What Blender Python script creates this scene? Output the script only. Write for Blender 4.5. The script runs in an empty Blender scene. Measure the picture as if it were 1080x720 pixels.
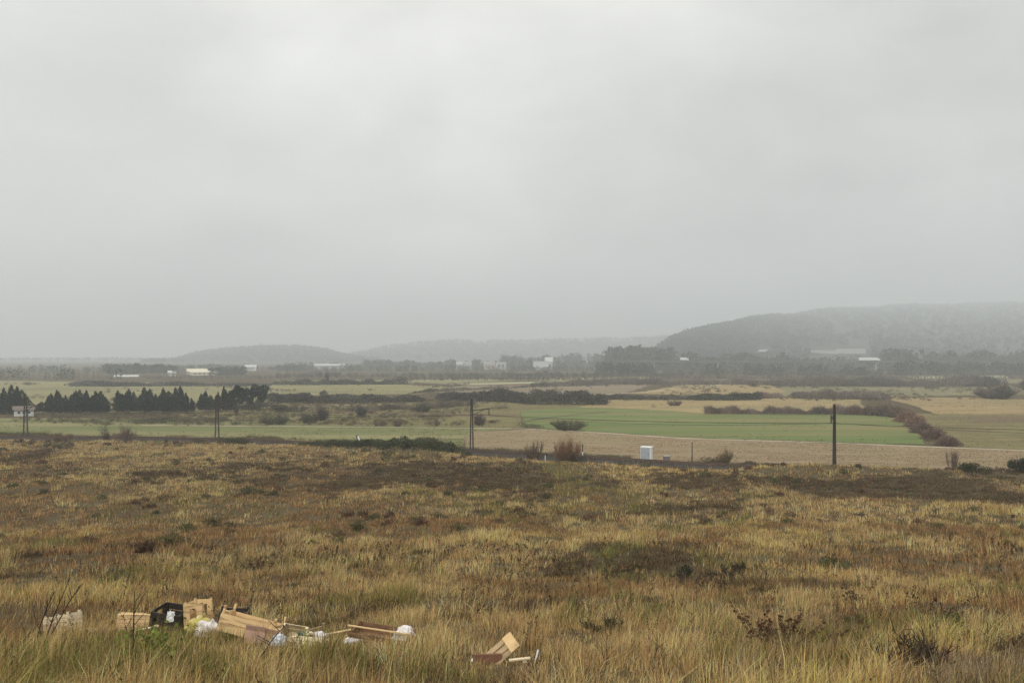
import bpy, bmesh, math, random
import numpy as np
from mathutils import Vector, Matrix, Euler

R = math.radians
random.seed(7)
scene = bpy.context.scene
COL = scene.collection
H = 15.5                      # eye height over the plain
FPX = 845.0                   # focal length in photograph pixels (1080 wide)
CX, CY = 540.0, 376.0

# ------------------------------------------------------------------ noise
def _hash(ix, iy, seed):
    h = (ix.astype(np.int64) * 374761393 + iy.astype(np.int64) * 668265263 + seed * 974634777) & 0x7fffffff
    h = ((h ^ (h >> 13)) * 1274126177) & 0x7fffffff
    h = h ^ (h >> 16)
    return (h & 0xffffff) / float(0xffffff)

def vnoise(x, y, seed=0):
    x = np.asarray(x, float); y = np.asarray(y, float)
    ix = np.floor(x); iy = np.floor(y)
    fx = x - ix; fy = y - iy
    fx = fx * fx * (3 - 2 * fx); fy = fy * fy * (3 - 2 * fy)
    a = _hash(ix, iy, seed); b = _hash(ix + 1, iy, seed)
    c = _hash(ix, iy + 1, seed); d = _hash(ix + 1, iy + 1, seed)
    return (a * (1 - fx) + b * fx) * (1 - fy) + (c * (1 - fx) + d * fx) * fy

def fbm(x, y, seed=0, oct=3):
    s = 0.0; a = 0.5; t = 0.0
    for o in range(oct):
        s = s + a * vnoise(x * 2 ** o, y * 2 ** o, seed + o * 17); t += a; a *= 0.5
    return s / t

def sstep(a, b, x):
    t = np.clip((x - a) / (b - a), 0, 1)
    return t * t * (3 - 2 * t)

# ------------------------------------------------------------------ terrain
PY = np.array([-400, -20, 0, 3, 5, 7, 10, 13, 16, 22, 35, 50, 70, 90, 100, 110, 120, 130, 140, 150, 170, 210], float)
PD = np.array([0.9, 1.4, 1.6, 1.78, 2.25, 2.85, 3.66, 4.38, 5.05, 6.3, 8.45, 10.3, 12.05, 13.2, 13.65, 14.05, 14.4, 14.75, 15.05, 15.25, 15.42, 15.5])
TX = np.array([-400, -91, -54, -6, 40, 60, 100, 300], float)
TY = np.array([152, 150, 146, 124.5, 100, 90, 71, -25], float)
DX = np.array([-400, -60, -6, 25, 40, 60, 100, 300], float)
DD = np.array([15.42, 15.4, 15.0, 14.95, 14.4, 13.9, 12.5, 6.0])

def ytrack(x):
    return (np.interp(x - 8, TX, TY) + np.interp(x, TX, TY) + np.interp(x + 8, TX, TY)) / 3

def height(x, y, rough=True):
    x = np.asarray(x, float); y = np.asarray(y, float)
    p = np.interp(y, PY, PD)
    yt = ytrack(x); s = y - yt
    dt = np.interp(x, DX, DD)
    wn = 4 + 9 * sstep(-14, -2, x) * (1 - sstep(24, 36, x))
    near = sstep(-2.6 - wn, -2.6, s)
    d = p * (1 - near) + dt * near
    far = sstep(3.0, 9.0, s)
    d = d * (1 - far) + 15.5 * far
    z = H - d
    berm = np.exp(-((s + 7.5) / 3.2) ** 2) * (0.45 * sstep(-46, -30, x) * (1 - sstep(-12, -5, x)) + 0.6 * sstep(24, 32, x))
    z = z + berm
    if rough:
        m = (1 - near) * sstep(-30, 2, y)
        z = z + m * ((fbm(x / 5.0, y / 5.0, 3) - 0.5) * 0.55 + (fbm(x / 1.6, y / 1.6, 9, 2) - 0.5) * 0.16) * sstep(2, 9, y)
        z = z + m * (fbm(x / 17.0, y / 17.0, 31) - 0.5) * 0.8 * sstep(15, 40, y)
    return z

def gz(x, y):
    return float(height(np.array([x]), np.array([y]))[0])

_YS = np.concatenate([np.arange(3, 200, 0.25), np.geomspace(200, 9000, 1500)])
def ground_at(px, py):
    """point of the ground sheet seen in direction (px, py)"""
    xs = (px - CX) / FPX * _YS
    pr = CY + FPX * (H - height(xs, _YS, False)) / _YS
    k = np.nonzero(pr <= py)[0]
    i = k[0] if len(k) else len(_YS) - 1
    return float(xs[i]), float(_YS[i])

def plain_at(px, py):
    Y = FPX * H / (py - CY)
    return (px - CX) / FPX * Y, Y

def xat(px, Y):
    return (px - CX) / FPX * Y
def zat(py, Y):
    return H - (py - CY) / FPX * Y

# ------------------------------------------------------------------ materials
def new_mat(name):
    m = bpy.data.materials.new(name); m.use_nodes = True
    nt = m.node_tree; nt.nodes.clear()
    out = nt.nodes.new('ShaderNodeOutputMaterial')
    return m, nt, out

def surf_mat(name, c1, c2=None, scale=6.0, rough=0.8, spec=0.2, detail=6, stretch=(1, 1, 1), coord='Object', bump=0.0, c3=None, scale3=0.7, metal=0.0):
    m, nt, out = new_mat(name)
    N = nt.nodes.new; L = nt.links.new
    b = N('ShaderNodeBsdfPrincipled')
    b.inputs['Roughness'].default_value = rough
    b.inputs['Specular IOR Level'].default_value = spec
    b.inputs['Metallic'].default_value = metal
    L(b.outputs[0], out.inputs['Surface'])
    if coord == 'World':
        g = N('ShaderNodeNewGeometry'); src = g.outputs['Position']
    else:
        g = N('ShaderNodeTexCoord'); src = g.outputs['Object']
    mp = N('ShaderNodeMapping'); mp.inputs['Scale'].default_value = stretch
    L(src, mp.inputs['Vector'])
    n = N('ShaderNodeTexNoise'); n.inputs['Scale'].default_value = scale; n.inputs['Detail'].default_value = detail
    n.inputs['Roughness'].default_value = 0.62
    L(mp.outputs[0], n.inputs['Vector'])
    r = N('ShaderNodeValToRGB')
    r.color_ramp.elements[0].position = 0.32; r.color_ramp.elements[1].position = 0.68
    r.color_ramp.elements[0].color = (*c1, 1); r.color_ramp.elements[1].color = (*(c2 or c1), 1)
    L(n.outputs['Fac'], r.inputs['Fac'])
    colour = r.outputs['Color']
    if c3:
        n3 = N('ShaderNodeTexNoise'); n3.inputs['Scale'].default_value = scale * scale3; n3.inputs['Detail'].default_value = 5
        L(mp.outputs[0], n3.inputs['Vector'])
        r3 = N('ShaderNodeValToRGB'); r3.color_ramp.elements[0].position = 0.5; r3.color_ramp.elements[1].position = 0.64
        L(n3.outputs['Fac'], r3.inputs['Fac'])
        mx = N('ShaderNodeMix'); mx.data_type = 'RGBA'
        L(r3.outputs['Color'], mx.inputs['Factor']); L(colour, mx.inputs[6]); mx.inputs[7].default_value = (*c3, 1)
        colour = mx.outputs[2]
    L(colour, b.inputs['Base Color'])
    if bump:
        bp = N('ShaderNodeBump'); bp.inputs['Strength'].default_value = bump; bp.inputs['Distance'].default_value = 0.02
        L(n.outputs['Fac'], bp.inputs['Height']); L(bp.outputs[0], b.inputs['Normal'])
    return m

def leaf_mat(name, trans=0.25):
    """vegetation: each blade or leaf has its own colour stored in the mesh attribute"""
    m, nt, out = new_mat(name)
    N = nt.nodes.new; L = nt.links.new
    a = N('ShaderNodeAttribute'); a.attribute_name = 'Col'
    d = N('ShaderNodeBsdfDiffuse'); t = N('ShaderNodeBsdfTranslucent')
    mx = N('ShaderNodeMixShader'); mx.inputs[0].default_value = trans
    L(a.outputs['Color'], d.inputs['Color']); L(a.outputs['Color'], t.inputs['Color'])
    L(d.outputs[0], mx.inputs[1]); L(t.outputs[0], mx.inputs[2]); L(mx.outputs[0], out.inputs['Surface'])
    return m

M_LEAF = leaf_mat('foliage', 0.22)
M_GRASS = leaf_mat('grass_blades', 0.3)
M_TWIG = leaf_mat('bare_twigs', 0.0)
M_BARK = surf_mat('bark', (0.05, 0.04, 0.03), (0.12, 0.10, 0.08), 9, 0.9, 0.1)

# ------------------------------------------------------------------ object helpers
def tag(o, label=None, cat=None, group=None, kind=None):
    if label: o['label'] = label
    if cat: o['category'] = cat
    if group: o['group'] = group
    if kind: o['kind'] = kind
    return o

def empty(name, loc=(0, 0, 0), rz=0.0):
    o = bpy.data.objects.new(name, None); COL.objects.link(o)
    o.location = loc; o.rotation_euler = (0, 0, rz); o.empty_display_size = 0.2
    return o

def link(name, me, mat=None, parent=None, loc=None):
    o = bpy.data.objects.new(name, me); COL.objects.link(o)
    if mat is not None and not me.materials: me.materials.append(mat)
    if parent is not None: o.parent = parent
    if loc is not None: o.location = loc
    return o

def copy_thing(root):
    kids = {}
    for o in bpy.data.objects:
        if o.parent: kids.setdefault(o.parent, []).append(o)
    def rec(o, par):
        c = o.copy(); COL.objects.link(c)
        if par is not None: c.parent = par
        for k in kids.get(o, []): rec(k, c)
        return c
    return rec(root, None)

class MB:
    def __init__(self): self.v = []; self.f = []
    def box(self, c, s, rot=None, M=None, taper=1.0):
        n = len(self.v)
        for sz in (-.5, .5):
            k = taper if sz > 0 else 1.0
            for sx, sy in ((-.5, -.5), (.5, -.5), (.5, .5), (-.5, .5)):
                p = Vector((sx * s[0] * k, sy * s[1] * k, sz * s[2]))
                if rot is not None: p = rot @ p
                p = p + Vector(c)
                if M is not None: p = M @ p
                self.v.append(tuple(p))
        for q in ((0, 3, 2, 1), (4, 5, 6, 7), (0, 1, 5, 4), (1, 2, 6, 5), (2, 3, 7, 6), (3, 0, 4, 7)):
            self.f.append(tuple(n + i for i in q))
        return self
    def bar(self, a, b, w, d=None, M=None):
        a = Vector(a); b = Vector(b); d = d or w
        ax = b - a
        rot = ax.to_track_quat('Z', 'Y').to_matrix()
        return self.box((a + b) / 2, (w, d, ax.length), rot, M)
    def tube(self, pts, rads, n=7, cap=True):
        base = len(self.v); pts = [Vector(p) for p in pts]
        for i, p in enumerate(pts):
            t = (pts[min(i + 1, len(pts) - 1)] - pts[max(i - 1, 0)]).normalized()
            u = t.orthogonal().normalized(); w = t.cross(u)
            r = rads[i] if hasattr(rads, '__len__') else rads
            for k in range(n):
                a = 2 * math.pi * k / n
                self.v.append(tuple(p + (u * math.cos(a) + w * math.sin(a)) * r))
        for i in range(len(pts) - 1):
            for k in range(n):
                a = base + i * n + k; b = base + i * n + (k + 1) % n
                self.f.append((a, b, b + n, a + n))
        if cap:
            self.f.append(tuple(base + k for k in range(n))[::-1])
            self.f.append(tuple(base + (len(pts) - 1) * n + k for k in range(n)))
        return self
    def poly_prism(self, pts, z0, z1):
        n = len(self.v); k = len(pts)
        for z in (z0, z1):
            for p in pts: self.v.append((p[0], p[1], z))
        self.f.append(tuple(n + i for i in range(k))[::-1]); self.f.append(tuple(n + k + i for i in range(k)))
        for i in range(k):
            j = (i + 1) % k
            self.f.append((n + i, n + j, n + k + j, n + k + i))
        return self
    def mesh(self, name):
        me = bpy.data.meshes.new(name); me.from_pydata(self.v, [], self.f); me.update(); return me
    def build(self, name, mat, parent=None, loc=None, bevel=0.0):
        o = link(name, self.mesh(name), mat, parent, loc)
        if bevel:
            b = o.modifiers.new('bevel', 'BEVEL'); b.width = bevel; b.segments = 2
        return o

def big_mesh(name, V, T, C=None, smooth=False):
    """V (n,3), T (m,3) triangles, C (n,3) colours"""
    me = bpy.data.meshes.new(name)
    me.vertices.add(len(V)); me.vertices.foreach_set('co', np.ascontiguousarray(V, np.float32).ravel())
    me.loops.add(T.size); me.loops.foreach_set('vertex_index', np.ascontiguousarray(T, np.int32).ravel())
    me.polygons.add(len(T)); me.polygons.foreach_set('loop_start', np.arange(0, T.size, 3, dtype=np.int32))
    if smooth: me.polygons.foreach_set('use_smooth', np.ones(len(T), bool))
    me.update(calc_edges=True)
    if C is not None:
        a = me.attributes.new('Col', 'FLOAT_COLOR', 'POINT')
        a.data.foreach_set('color', np.ascontiguousarray(np.hstack([C, np.ones((len(C), 1))]), np.float32).ravel())
    return me

class Veg:
    """collects triangles of blades, twigs and leaves"""
    def __init__(self): self.V = []; self.T = []; self.C = []; self.n = 0
    def add(self, V, T, C):
        self.V.append(V); self.T.append(T + self.n); self.C.append(C); self.n += len(V)
    def blades(self, rng, pos, az, lean, h, w, col, bend=0.5, twist=None):
        N = len(pos)
        d = np.stack([np.cos(az), np.sin(az), np.zeros(N)], 1)
        fa = az + (rng.uniform(-1.2, 1.2, N) + math.pi / 2) if twist is None else twist
        wd = np.stack([np.cos(fa), np.sin(fa), np.zeros(N)], 1) * (w / 2)[:, None]
        up = np.array([0, 0, 1.0])
        hm = (h * 0.55)[:, None]; ht = h[:, None]
        lm = (h * lean * 0.42)[:, None]; lt = (h * lean * (1 + bend))[:, None]
        mid = pos + up * hm + d * lm
        tip = pos + up * ht * (1 - 0.25 * np.minimum(lean, 1.5))[:, None] + d * lt
        V = np.stack([pos - wd, pos + wd, mid - wd * 0.8, mid + wd * 0.8, tip], 1).reshape(-1, 3)
        b = (np.arange(N) * 5)[:, None]
        T = np.concatenate([b + np.array([[0, 1, 3]]), b + np.array([[0, 3, 2]]), b + np.array([[2, 3, 4]])], 0)
        self.add(V, T, np.repeat(col, 5, axis=0))
    def leaves(self, rng, pos, size, col, flat=0.0):
        N = len(pos)
        a = rng.normal(size=(N, 3)); a[:, 2] *= (1 - flat); a /= np.linalg.norm(a, axis=1)[:, None] + 1e-9
        c = rng.normal(size=(N, 3)); c -= (c * a).sum(1)[:, None] * a; c /= np.linalg.norm(c, axis=1)[:, None] + 1e-9
        s = size[:, None]
        V = np.stack([pos - a * s * .5, pos + c * s * .32, pos + a * s * .5, pos - c * s * .32], 1).reshape(-1, 3)
        b = (np.arange(N) * 4)[:, None]
        T = np.concatenate([b + np.array([[0, 1, 2]]), b + np.array([[0, 2, 3]])], 0)
        self.add(V, T, np.repeat(col, 4, axis=0))
    def twigs(self, rng, p0, p1, w, col):
        """thin tapered strips p0 -> p1"""
        N = len(p0); ax = p1 - p0
        r = rng.normal(size=(N, 3)); sd = np.cross(ax, r); sd /= np.linalg.norm(sd, axis=1)[:, None] + 1e-9
        sd *= (w / 2)[:, None]
        V = np.stack([p0 - sd, p0 + sd, p1 + sd * 0.35, p1 - sd * 0.35], 1).reshape(-1, 3)
        b = (np.arange(N) * 4)[:, None]
        T = np.concatenate([b + np.array([[0, 1, 2]]), b + np.array([[0, 2, 3]])], 0)
        self.add(V, T, np.repeat(col, 4, axis=0))
    def mesh(self, name):
        return big_mesh(name, np.concatenate(self.V), np.concatenate(self.T), np.concatenate(self.C))
    def build(self, name, mat, parent=None, loc=None):
        return link(name, self.mesh(name), mat, parent, loc)

def vary(rng, base, n, amt=0.25, hue=0.08):
    base = np.asarray(base, float)
    k = np.exp(rng.normal(0, amt, (n, 1)))
    return np.clip(base * k * (1 + rng.normal(0, hue, (n, 3))), 0.004, 0.8)

# ------------------------------------------------------------------ camera, world, light
cam = bpy.data.cameras.new('camera'); co = bpy.data.objects.new('camera', cam); COL.objects.link(co)
co.location = (0, 0, H); co.rotation_euler = (R(90), 0, 0)
cam.sensor_width = 36; cam.lens = 36 * FPX / 1080; cam.shift_y = 16 / 1080
cam.clip_start = 0.1; cam.clip_end = 30000
scene.camera = co

w = bpy.data.worlds.new('World'); scene.world = w; w.use_nodes = True
nt = w.node_tree; nt.nodes.clear(); N = nt.nodes.new; L = nt.links.new
SUN_EL, SUN_AZ = 38, 205
out = N('ShaderNodeOutputWorld'); bg = N('ShaderNodeBackground'); bg.inputs['Strength'].default_value = 0.1
sky = N('ShaderNodeTexSky'); sky.sky_type = 'NISHITA'; sky.sun_disc = False
sky.sun_elevation = R(SUN_EL); sky.sun_rotation = R(SUN_AZ)
tc = N('ShaderNodeTexCoord')
sep = N('ShaderNodeSeparateXYZ'); L(tc.outputs['Generated'], sep.inputs[0])
# cloud deck: brightness rises with elevation (overcast), soft patches
ramp = N('ShaderNodeValToRGB'); L(sep.outputs['Z'], ramp.inputs['Fac'])
cr = ramp.color_ramp; cr.interpolation = 'EASE'
SKY_STOPS = [(0.0, 6.9), (0.12, 6.85), (0.25, 7.0), (0.42, 7.5), (0.7, 11.5), (1.0, 16.0)]
cr.elements[0].position = 0.0; cr.elements[1].position = 1.0
for i, (p, v) in enumerate(SKY_STOPS):
    e = cr.elements[i] if i == 0 else (cr.elements[len(cr.elements) - 1] if i == len(SKY_STOPS) - 1 else cr.elements.new(p))
    v = v / 16.0
    e.color = (v * 1.014, v, v * 0.958, 1)
def noise_dir(scale, detail, stretch, seed):
    mp = N('ShaderNodeMapping'); mp.inputs['Scale'].default_value = stretch; mp.inputs['Location'].default_value = (seed, seed * .7, seed * .3)
    L(tc.outputs['Generated'], mp.inputs['Vector'])
    n = N('ShaderNodeTexNoise'); n.inputs['Scale'].default_value = scale; n.inputs['Detail'].default_value = detail
    n.inputs['Roughness'].default_value = 0.45; n.inputs['Distortion'].default_value = 0.3
    L(mp.outputs[0], n.inputs['Vector']); return n.outputs['Fac']
def math_node(op, a, b):
    m = N('ShaderNodeMath'); m.operation = op
    for i, v in enumerate((a, b)):
        if isinstance(v, (int, float)): m.inputs[i].default_value = v
        else: L(v, m.inputs[i])
    return m.outputs[0]
n1 = noise_dir(2.2, 3, (1, 1, 2.2), 3.1)
n2 = noise_dir(5.5, 4, (1, 1, 2.0), 8.3)
f = math_node('ADD', math_node('MULTIPLY', math_node('SUBTRACT', n1, 0.5), 0.60), math_node('MULTIPLY', math_node('SUBTRACT', n2, 0.5), 0.50))
def lobe(px, py, width, amp):
    """a broad lighter or darker part of the cloud deck in one direction"""
    d = Vector(((px - CX) / FPX, 1, (CY - py) / FPX)).normalized()
    dp = N('ShaderNodeVectorMath'); dp.operation = 'DOT_PRODUCT'; L(tc.outputs['Generated'], dp.inputs[0]); dp.inputs[1].default_value = d
    mr = N('ShaderNodeMapRange'); mr.interpolation_type = 'SMOOTHSTEP'
    mr.inputs['From Min'].default_value = math.cos(R(width)); mr.inputs['From Max'].default_value = 1.0
    mr.inputs['To Min'].default_value = 0; mr.inputs['To Max'].default_value = amp
    L(dp.outputs['Value'], mr.inputs['Value']); return mr.outputs[0]
for lb in ((450, 50, 24, 0.04), (850, 170, 24, -0.07), (1080, 60, 22, -0.05), (700, 300, 18, -0.06), (200, 250, 16, -0.03)):
    f = math_node('ADD', f, lobe(*lb))
mulf = math_node('MULTIPLY', math_node('ADD', f, 1.0), 16.0)
vm = N('ShaderNodeVectorMath'); vm.operation = 'SCALE'; L(ramp.outputs['Color'], vm.inputs[0]); L(mulf, vm.inputs['Scale'])
mix = N('ShaderNodeMix'); mix.data_type = 'RGBA'; mix.inputs['Factor'].default_value = 0.96
L(sky.outputs[0], mix.inputs[6]); L(vm.outputs[0], mix.inputs[7])
L(mix.outputs[2], bg.inputs['Color']); L(bg.outputs[0], out.inputs['Surface'])

sl = bpy.data.lights.new('sun', 'SUN'); sl.energy = 1.5; sl.angle = R(14); sl.color = (1.0, 0.95, 0.87)
so = bpy.data.objects.new('sun', sl); COL.objects.link(so)
so.rotation_euler = (R(90 - SUN_EL), 0, R(180 - SUN_AZ))
scene.view_settings.view_transform = 'Standard'; scene.view_settings.look = 'None'
scene.view_settings.exposure = 0.2; scene.view_settings.gamma = 1.0
scene.cycles.volume_bounces = 1; scene.cycles.max_bounces = 6; scene.cycles.diffuse_bounces = 3
scene.cycles.transmission_bounces = 3; scene.cycles.transparent_max_bounces = 8
scene.cycles.use_denoising = True
scene.cycles.denoiser = 'OPENIMAGEDENOISE'; scene.cycles.denoising_input_passes = 'RGB_ALBEDO_NORMAL'; scene.cycles.denoising_prefilter = 'NONE'
scene.cycles.use_adaptive_sampling = False

# haze
HAZE_D = 0.0006
hb = MB().box((0, 4150, 189), (16000, 9300, 382)).build('haze', None)
m, nt2, o2 = new_mat('haze_air')
pv = nt2.nodes.new('ShaderNodeVolumePrincipled'); pv.inputs['Density'].default_value = HAZE_D
pv.inputs['Color'].default_value = (0.905, 0.955, 0.992, 1); pv.inputs['Anisotropy'].default_value = 0.35
try: pv.inputs['Density Attribute'].default_value = ''; pv.inputs['Color Attribute'].default_value = ''; pv.inputs['Temperature Attribute'].default_value = ''
except Exception: pass
nt2.links.new(pv.outputs[0], o2.inputs['Volume'])
try: m.cycles.homogeneous_volume = True
except Exception: pass
hb.data.materials.append(m); tag(hb, kind='stuff')

# ------------------------------------------------------------------ ground sheet
rows = np.concatenate([np.linspace(-440, -12, 12), np.arange(-8, 30, 0.4), np.arange(30, 170, 0.9), np.geomspace(171, 8600, 90)])
cols = np.linspace(-1, 1, 461); cols = np.sign(cols) * np.abs(cols) ** 1.7
ww = np.minimum(260 + np.abs(rows) * 1.9, 7700)
GX = cols[None, :] * ww[:, None]; GY = np.repeat(rows[:, None], len(cols), 1)
GZ = height(GX, GY)
nr, nc = GX.shape
V = np.stack([GX, GY, GZ], 2).reshape(-1, 3)
ii = (np.arange(nr - 1)[:, None] * nc + np.arange(nc - 1)[None, :]).ravel()
T = np.concatenate([np.stack([ii, ii + 1, ii + nc + 1], 1), np.stack([ii, ii + nc + 1, ii + nc], 1)])
gm = surf_mat('heath_soil', (0.05, 0.037, 0.022), (0.115, 0.088, 0.052), 0.9, 1.0, 0.0, 9, coord='World', bump=0.3, c3=(0.10, 0.085, 0.05), scale3=0.3)
ground = link('ground', big_mesh('ground', V, T, None, True), gm); tag(ground, kind='structure')

# ------------------------------------------------------------------ fields, tracks on the plain
def px_field(name, pts, mat, z, jit=0.9, stuff=None):
    P = [plain_at(*p) for p in pts]
    out = []
    for i in range(len(P)):
        a = Vector(P[i]); b = Vector(P[(i + 1) % len(P)])
        n = max(1, min(60, int((b - a).length / 4)))
        for k in range(n):
            q = a.lerp(b, k / n)
            s = 0.35 + q.y / 420.0
            j = (fbm(np.array([q.x / 9]), np.array([q.y / 9]), 77)[0] - .5) * 4.5 * jit * s
            j2 = (fbm(np.array([q.x / 3]), np.array([q.y / 3]), 78)[0] - .5) * 2.6 * jit * s
            out.append((q.x + j2, q.y + j))
    mb = MB(); mb.v = [(x, y, z) for x, y in out]; mb.f = [tuple(range(len(out)))]
    o = mb.build(name, mat); 
    if o.data.polygons[0].normal.z < 0: o.data.flip_normals()
    return tag(o, kind='structure')

def field_mat(name, c1, c2, c3, scale=0.16, ang=0.0, st=(1, 1, 1), scale3=0.35):
    return surf_mat(name, c1, c2, scale, 0.95, 0.05, 10, st, 'World', 0.0, c3, scale3)

f_green = field_mat('winter_green', (0.082, 0.115, 0.034), (0.155, 0.185, 0.066), (0.18, 0.16, 0.07), 0.12, st=(0.16, 1.9, 1))
f_stub = field_mat('stubble', (0.15, 0.11, 0.066), (0.30, 0.23, 0.145), (0.21, 0.175, 0.095), 0.5, st=(0.22, 1.7, 1))
f_olive = field_mat('meadow_green', (0.10, 0.115, 0.042), (0.175, 0.175, 0.075), (0.21, 0.19, 0.095), 0.16, st=(0.2, 1.8, 1))
f_mix = field_mat('rough_meadow', (0.105, 0.098, 0.042), (0.20, 0.17, 0.075), (0.135, 0.095, 0.055), 0.14, st=(0.4, 1.5, 1))
f_pale = field_mat('pale_meadow', (0.17, 0.158, 0.075), (0.25, 0.22, 0.11), (0.16, 0.152, 0.08), 0.05, st=(0.4, 1.5, 1))
f_gold = field_mat('golden_stubble', (0.20, 0.15, 0.07), (0.33, 0.25, 0.125), (0.22, 0.185, 0.095), 0.09, st=(0.5, 1.5, 1))
f_rust = field_mat('russet_stubble', (0.21, 0.155, 0.075), (0.31, 0.23, 0.115), (0.19, 0.16, 0.075), 0.08, st=(0.5, 1.5, 1))
f_pink = field_mat('fallow', (0.14, 0.11, 0.075), (0.24, 0.19, 0.125), (0.15, 0.125, 0.075), 0.03, st=(0.4, 1.3, 1))
f_scrub = field_mat('scrubby_fallow', (0.12, 0.11, 0.06), (0.21, 0.19, 0.10), (0.10, 0.085, 0.055), 0.05, st=(0.5, 1.2, 1))
f_lime = field_mat('pale_crop', (0.30, 0.30, 0.17), (0.37, 0.36, 0.21), (0.30, 0.28, 0.17), 0.02)
f_path = field_mat('pale_dirt', (0.33, 0.28, 0.20), (0.42, 0.36, 0.26), (0.27, 0.23, 0.15), 0.5)
f_ditch = field_mat('ditch_grass', (0.06, 0.06, 0.028), (0.11, 0.10, 0.05), (0.09, 0.075, 0.04), 0.6)

px_field('meadow', [(-200, 442), (0, 441), (130, 441), (200, 441), (290, 445), (420, 448.5), (556, 451), (500, 456), (480, 486), (-200, 474)], f_olive, 0.030)
px_field('rough_meadow', [(180, 434), (300, 424), (460, 423.5), (645, 425), (610, 430), (548, 433), (552, 451), (420, 448.5), (280, 445), (180, 441)], f_mix, 0.036)
px_field('green_field', [(548, 433), (600, 430), (640, 427.5), (760, 433.5), (900, 436.5), (948, 438), (965, 452), (978, 469), (860, 466), (720, 462), (640, 456.5), (556, 451.5)], f_green, 0.042)
px_field('stubble_field', [(494, 456), (556, 452.5), (640, 457), (720, 462.5), (860, 466.8), (1000, 472), (1160, 478), (1240, 560), (480, 500)], f_stub, 0.048)
px_field('pale_meadow', [(-260, 402), (0, 401.5), (280, 404.5), (292, 427), (180, 433), (120, 434.5), (-260, 438)], f_pale, 0.030)
px_field('far_meadow', [(285, 405.5), (420, 405.5), (490, 408), (440, 415.5), (287, 417)], f_pale, 0.040)
px_field('golden_field', [(610, 429.5), (640, 421.3), (800, 419.5), (906, 419.8), (912, 432), (745, 436), (690, 432)], f_gold, 0.047)
px_field('russet_field', [(926, 419), (1030, 419.3), (1180, 425), (1180, 438), (985, 436.2), (965, 428)], f_rust, 0.048)
px_field('olive_field', [(966, 436), (1180, 438), (1180, 479), (1000, 471.8), (978, 458)], f_mix, 0.041)
px_field('fallow_field', [(430, 413), (490, 406.5), (640, 404.5), (690, 405), (655, 415.5), (560, 418)], f_pink, 0.038)
px_field('strip_field', [(665, 415), (720, 406), (810, 405.5), (830, 413), (800, 418)], f_gold, 0.055)
px_field('scrub_field', [(800, 418), (830, 406), (1060, 405), (1100, 416), (930, 418.5)], f_scrub, 0.034)
px_field('pale_crop_field', [(955, 397), (1060, 396.2), (1065, 398.6), (965, 399)], f_lime, 0.05, 0.4)
px_field('distant_field', [(540, 400.5), (640, 397.6), (702, 397.2), (690, 399.6), (600, 402.3)], f_pale, 0.052, 0.4)
px_field('distant_stubble', [(290, 401.2), (520, 399.5), (560, 401), (420, 404), (300, 404)], f_pale, 0.045, 0.4)
px_field('distant_scrub', [(420, 402.5), (540, 402.6), (720, 401.8), (700, 404.3), (480, 405.6)], f_scrub, 0.041, 0.4)
px_field('grey_meadow', [(700, 399.5), (960, 400.5), (1140, 399.5), (1140, 404), (820, 404.5)], f_scrub, 0.036, 0.4)
px_field('light_strip', [(1000, 415), (1030, 412.6), (1045, 413.5), (1030, 415.8)], f_pale, 0.058, 0.3)
px_field('light_strip', [(470, 405.2), (560, 402.8), (575, 403.6), (500, 405.9)], f_lime, 0.058, 0.3)

def ribbon(name, pts, width, mat, z, jit=0.5):
    P = [Vector(plain_at(*p)) for p in pts]
    Q = []
    for i in range(len(P) - 1):
        n = max(2, int((P[i + 1] - P[i]).length / 3))
        Q += [P[i].lerp(P[i + 1], k / n) for k in range(n)]
    Q.append(P[-1]); mb = MB()
    for i, q in enumerate(Q):
        t = (Q[min(i + 1, len(Q) - 1)] - Q[max(i - 1, 0)]).normalized(); nrm = Vector((-t.y, t.x))
        ww_ = width * (0.75 + 0.5 * vnoise(np.array([i * .3]), np.array([3.0]), 5)[0]) / 2
        mb.v += [(q.x - nrm.x * ww_, q.y - nrm.y * ww_, z), (q.x + nrm.x * ww_, q.y + nrm.y * ww_, z)]
    for i in range(len(Q) - 1): mb.f.append((2 * i, 2 * i + 2, 2 * i + 3, 2 * i + 1))
    o = mb.build(name, mat)
    if o.data.polygons[0].normal.z < 0: o.data.flip_normals()
    return tag(o, kind='structure')
ribbon('farm_path', [(150, 448.3), (300, 449.6), (420, 450.6), (556, 452), (640, 456.8), (720, 462.2), (860, 466.5), (1000, 472), (1180, 479)], 1.5, f_path, 0.062)
ribbon('ditch', [(150, 447.5), (300, 448.9), (420, 449.9), (556, 451.2), (640, 456), (720, 461.4), (860, 465.7), (1000, 471.1), (1180, 478)], 0.9, f_ditch, 0.066)
ribbon('far_path', [(640, 416), (690, 412.5), (725, 408.5), (760, 405.5)], 3.0, f_path, 0.064)
ribbon('ditch', [(545, 446), (575, 441), (610, 437), (640, 434.5)], 1.6, f_ditch, 0.066)
ribbon('ditch', [(560, 441), (610, 443), (720, 445.5), (800, 446)], 0.7, f_ditch, 0.070)
ribbon('farm_path', [(60, 435.5), (140, 434.5), (205, 432.6), (300, 429), (420, 426)], 2.4, f_path, 0.064)

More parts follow.
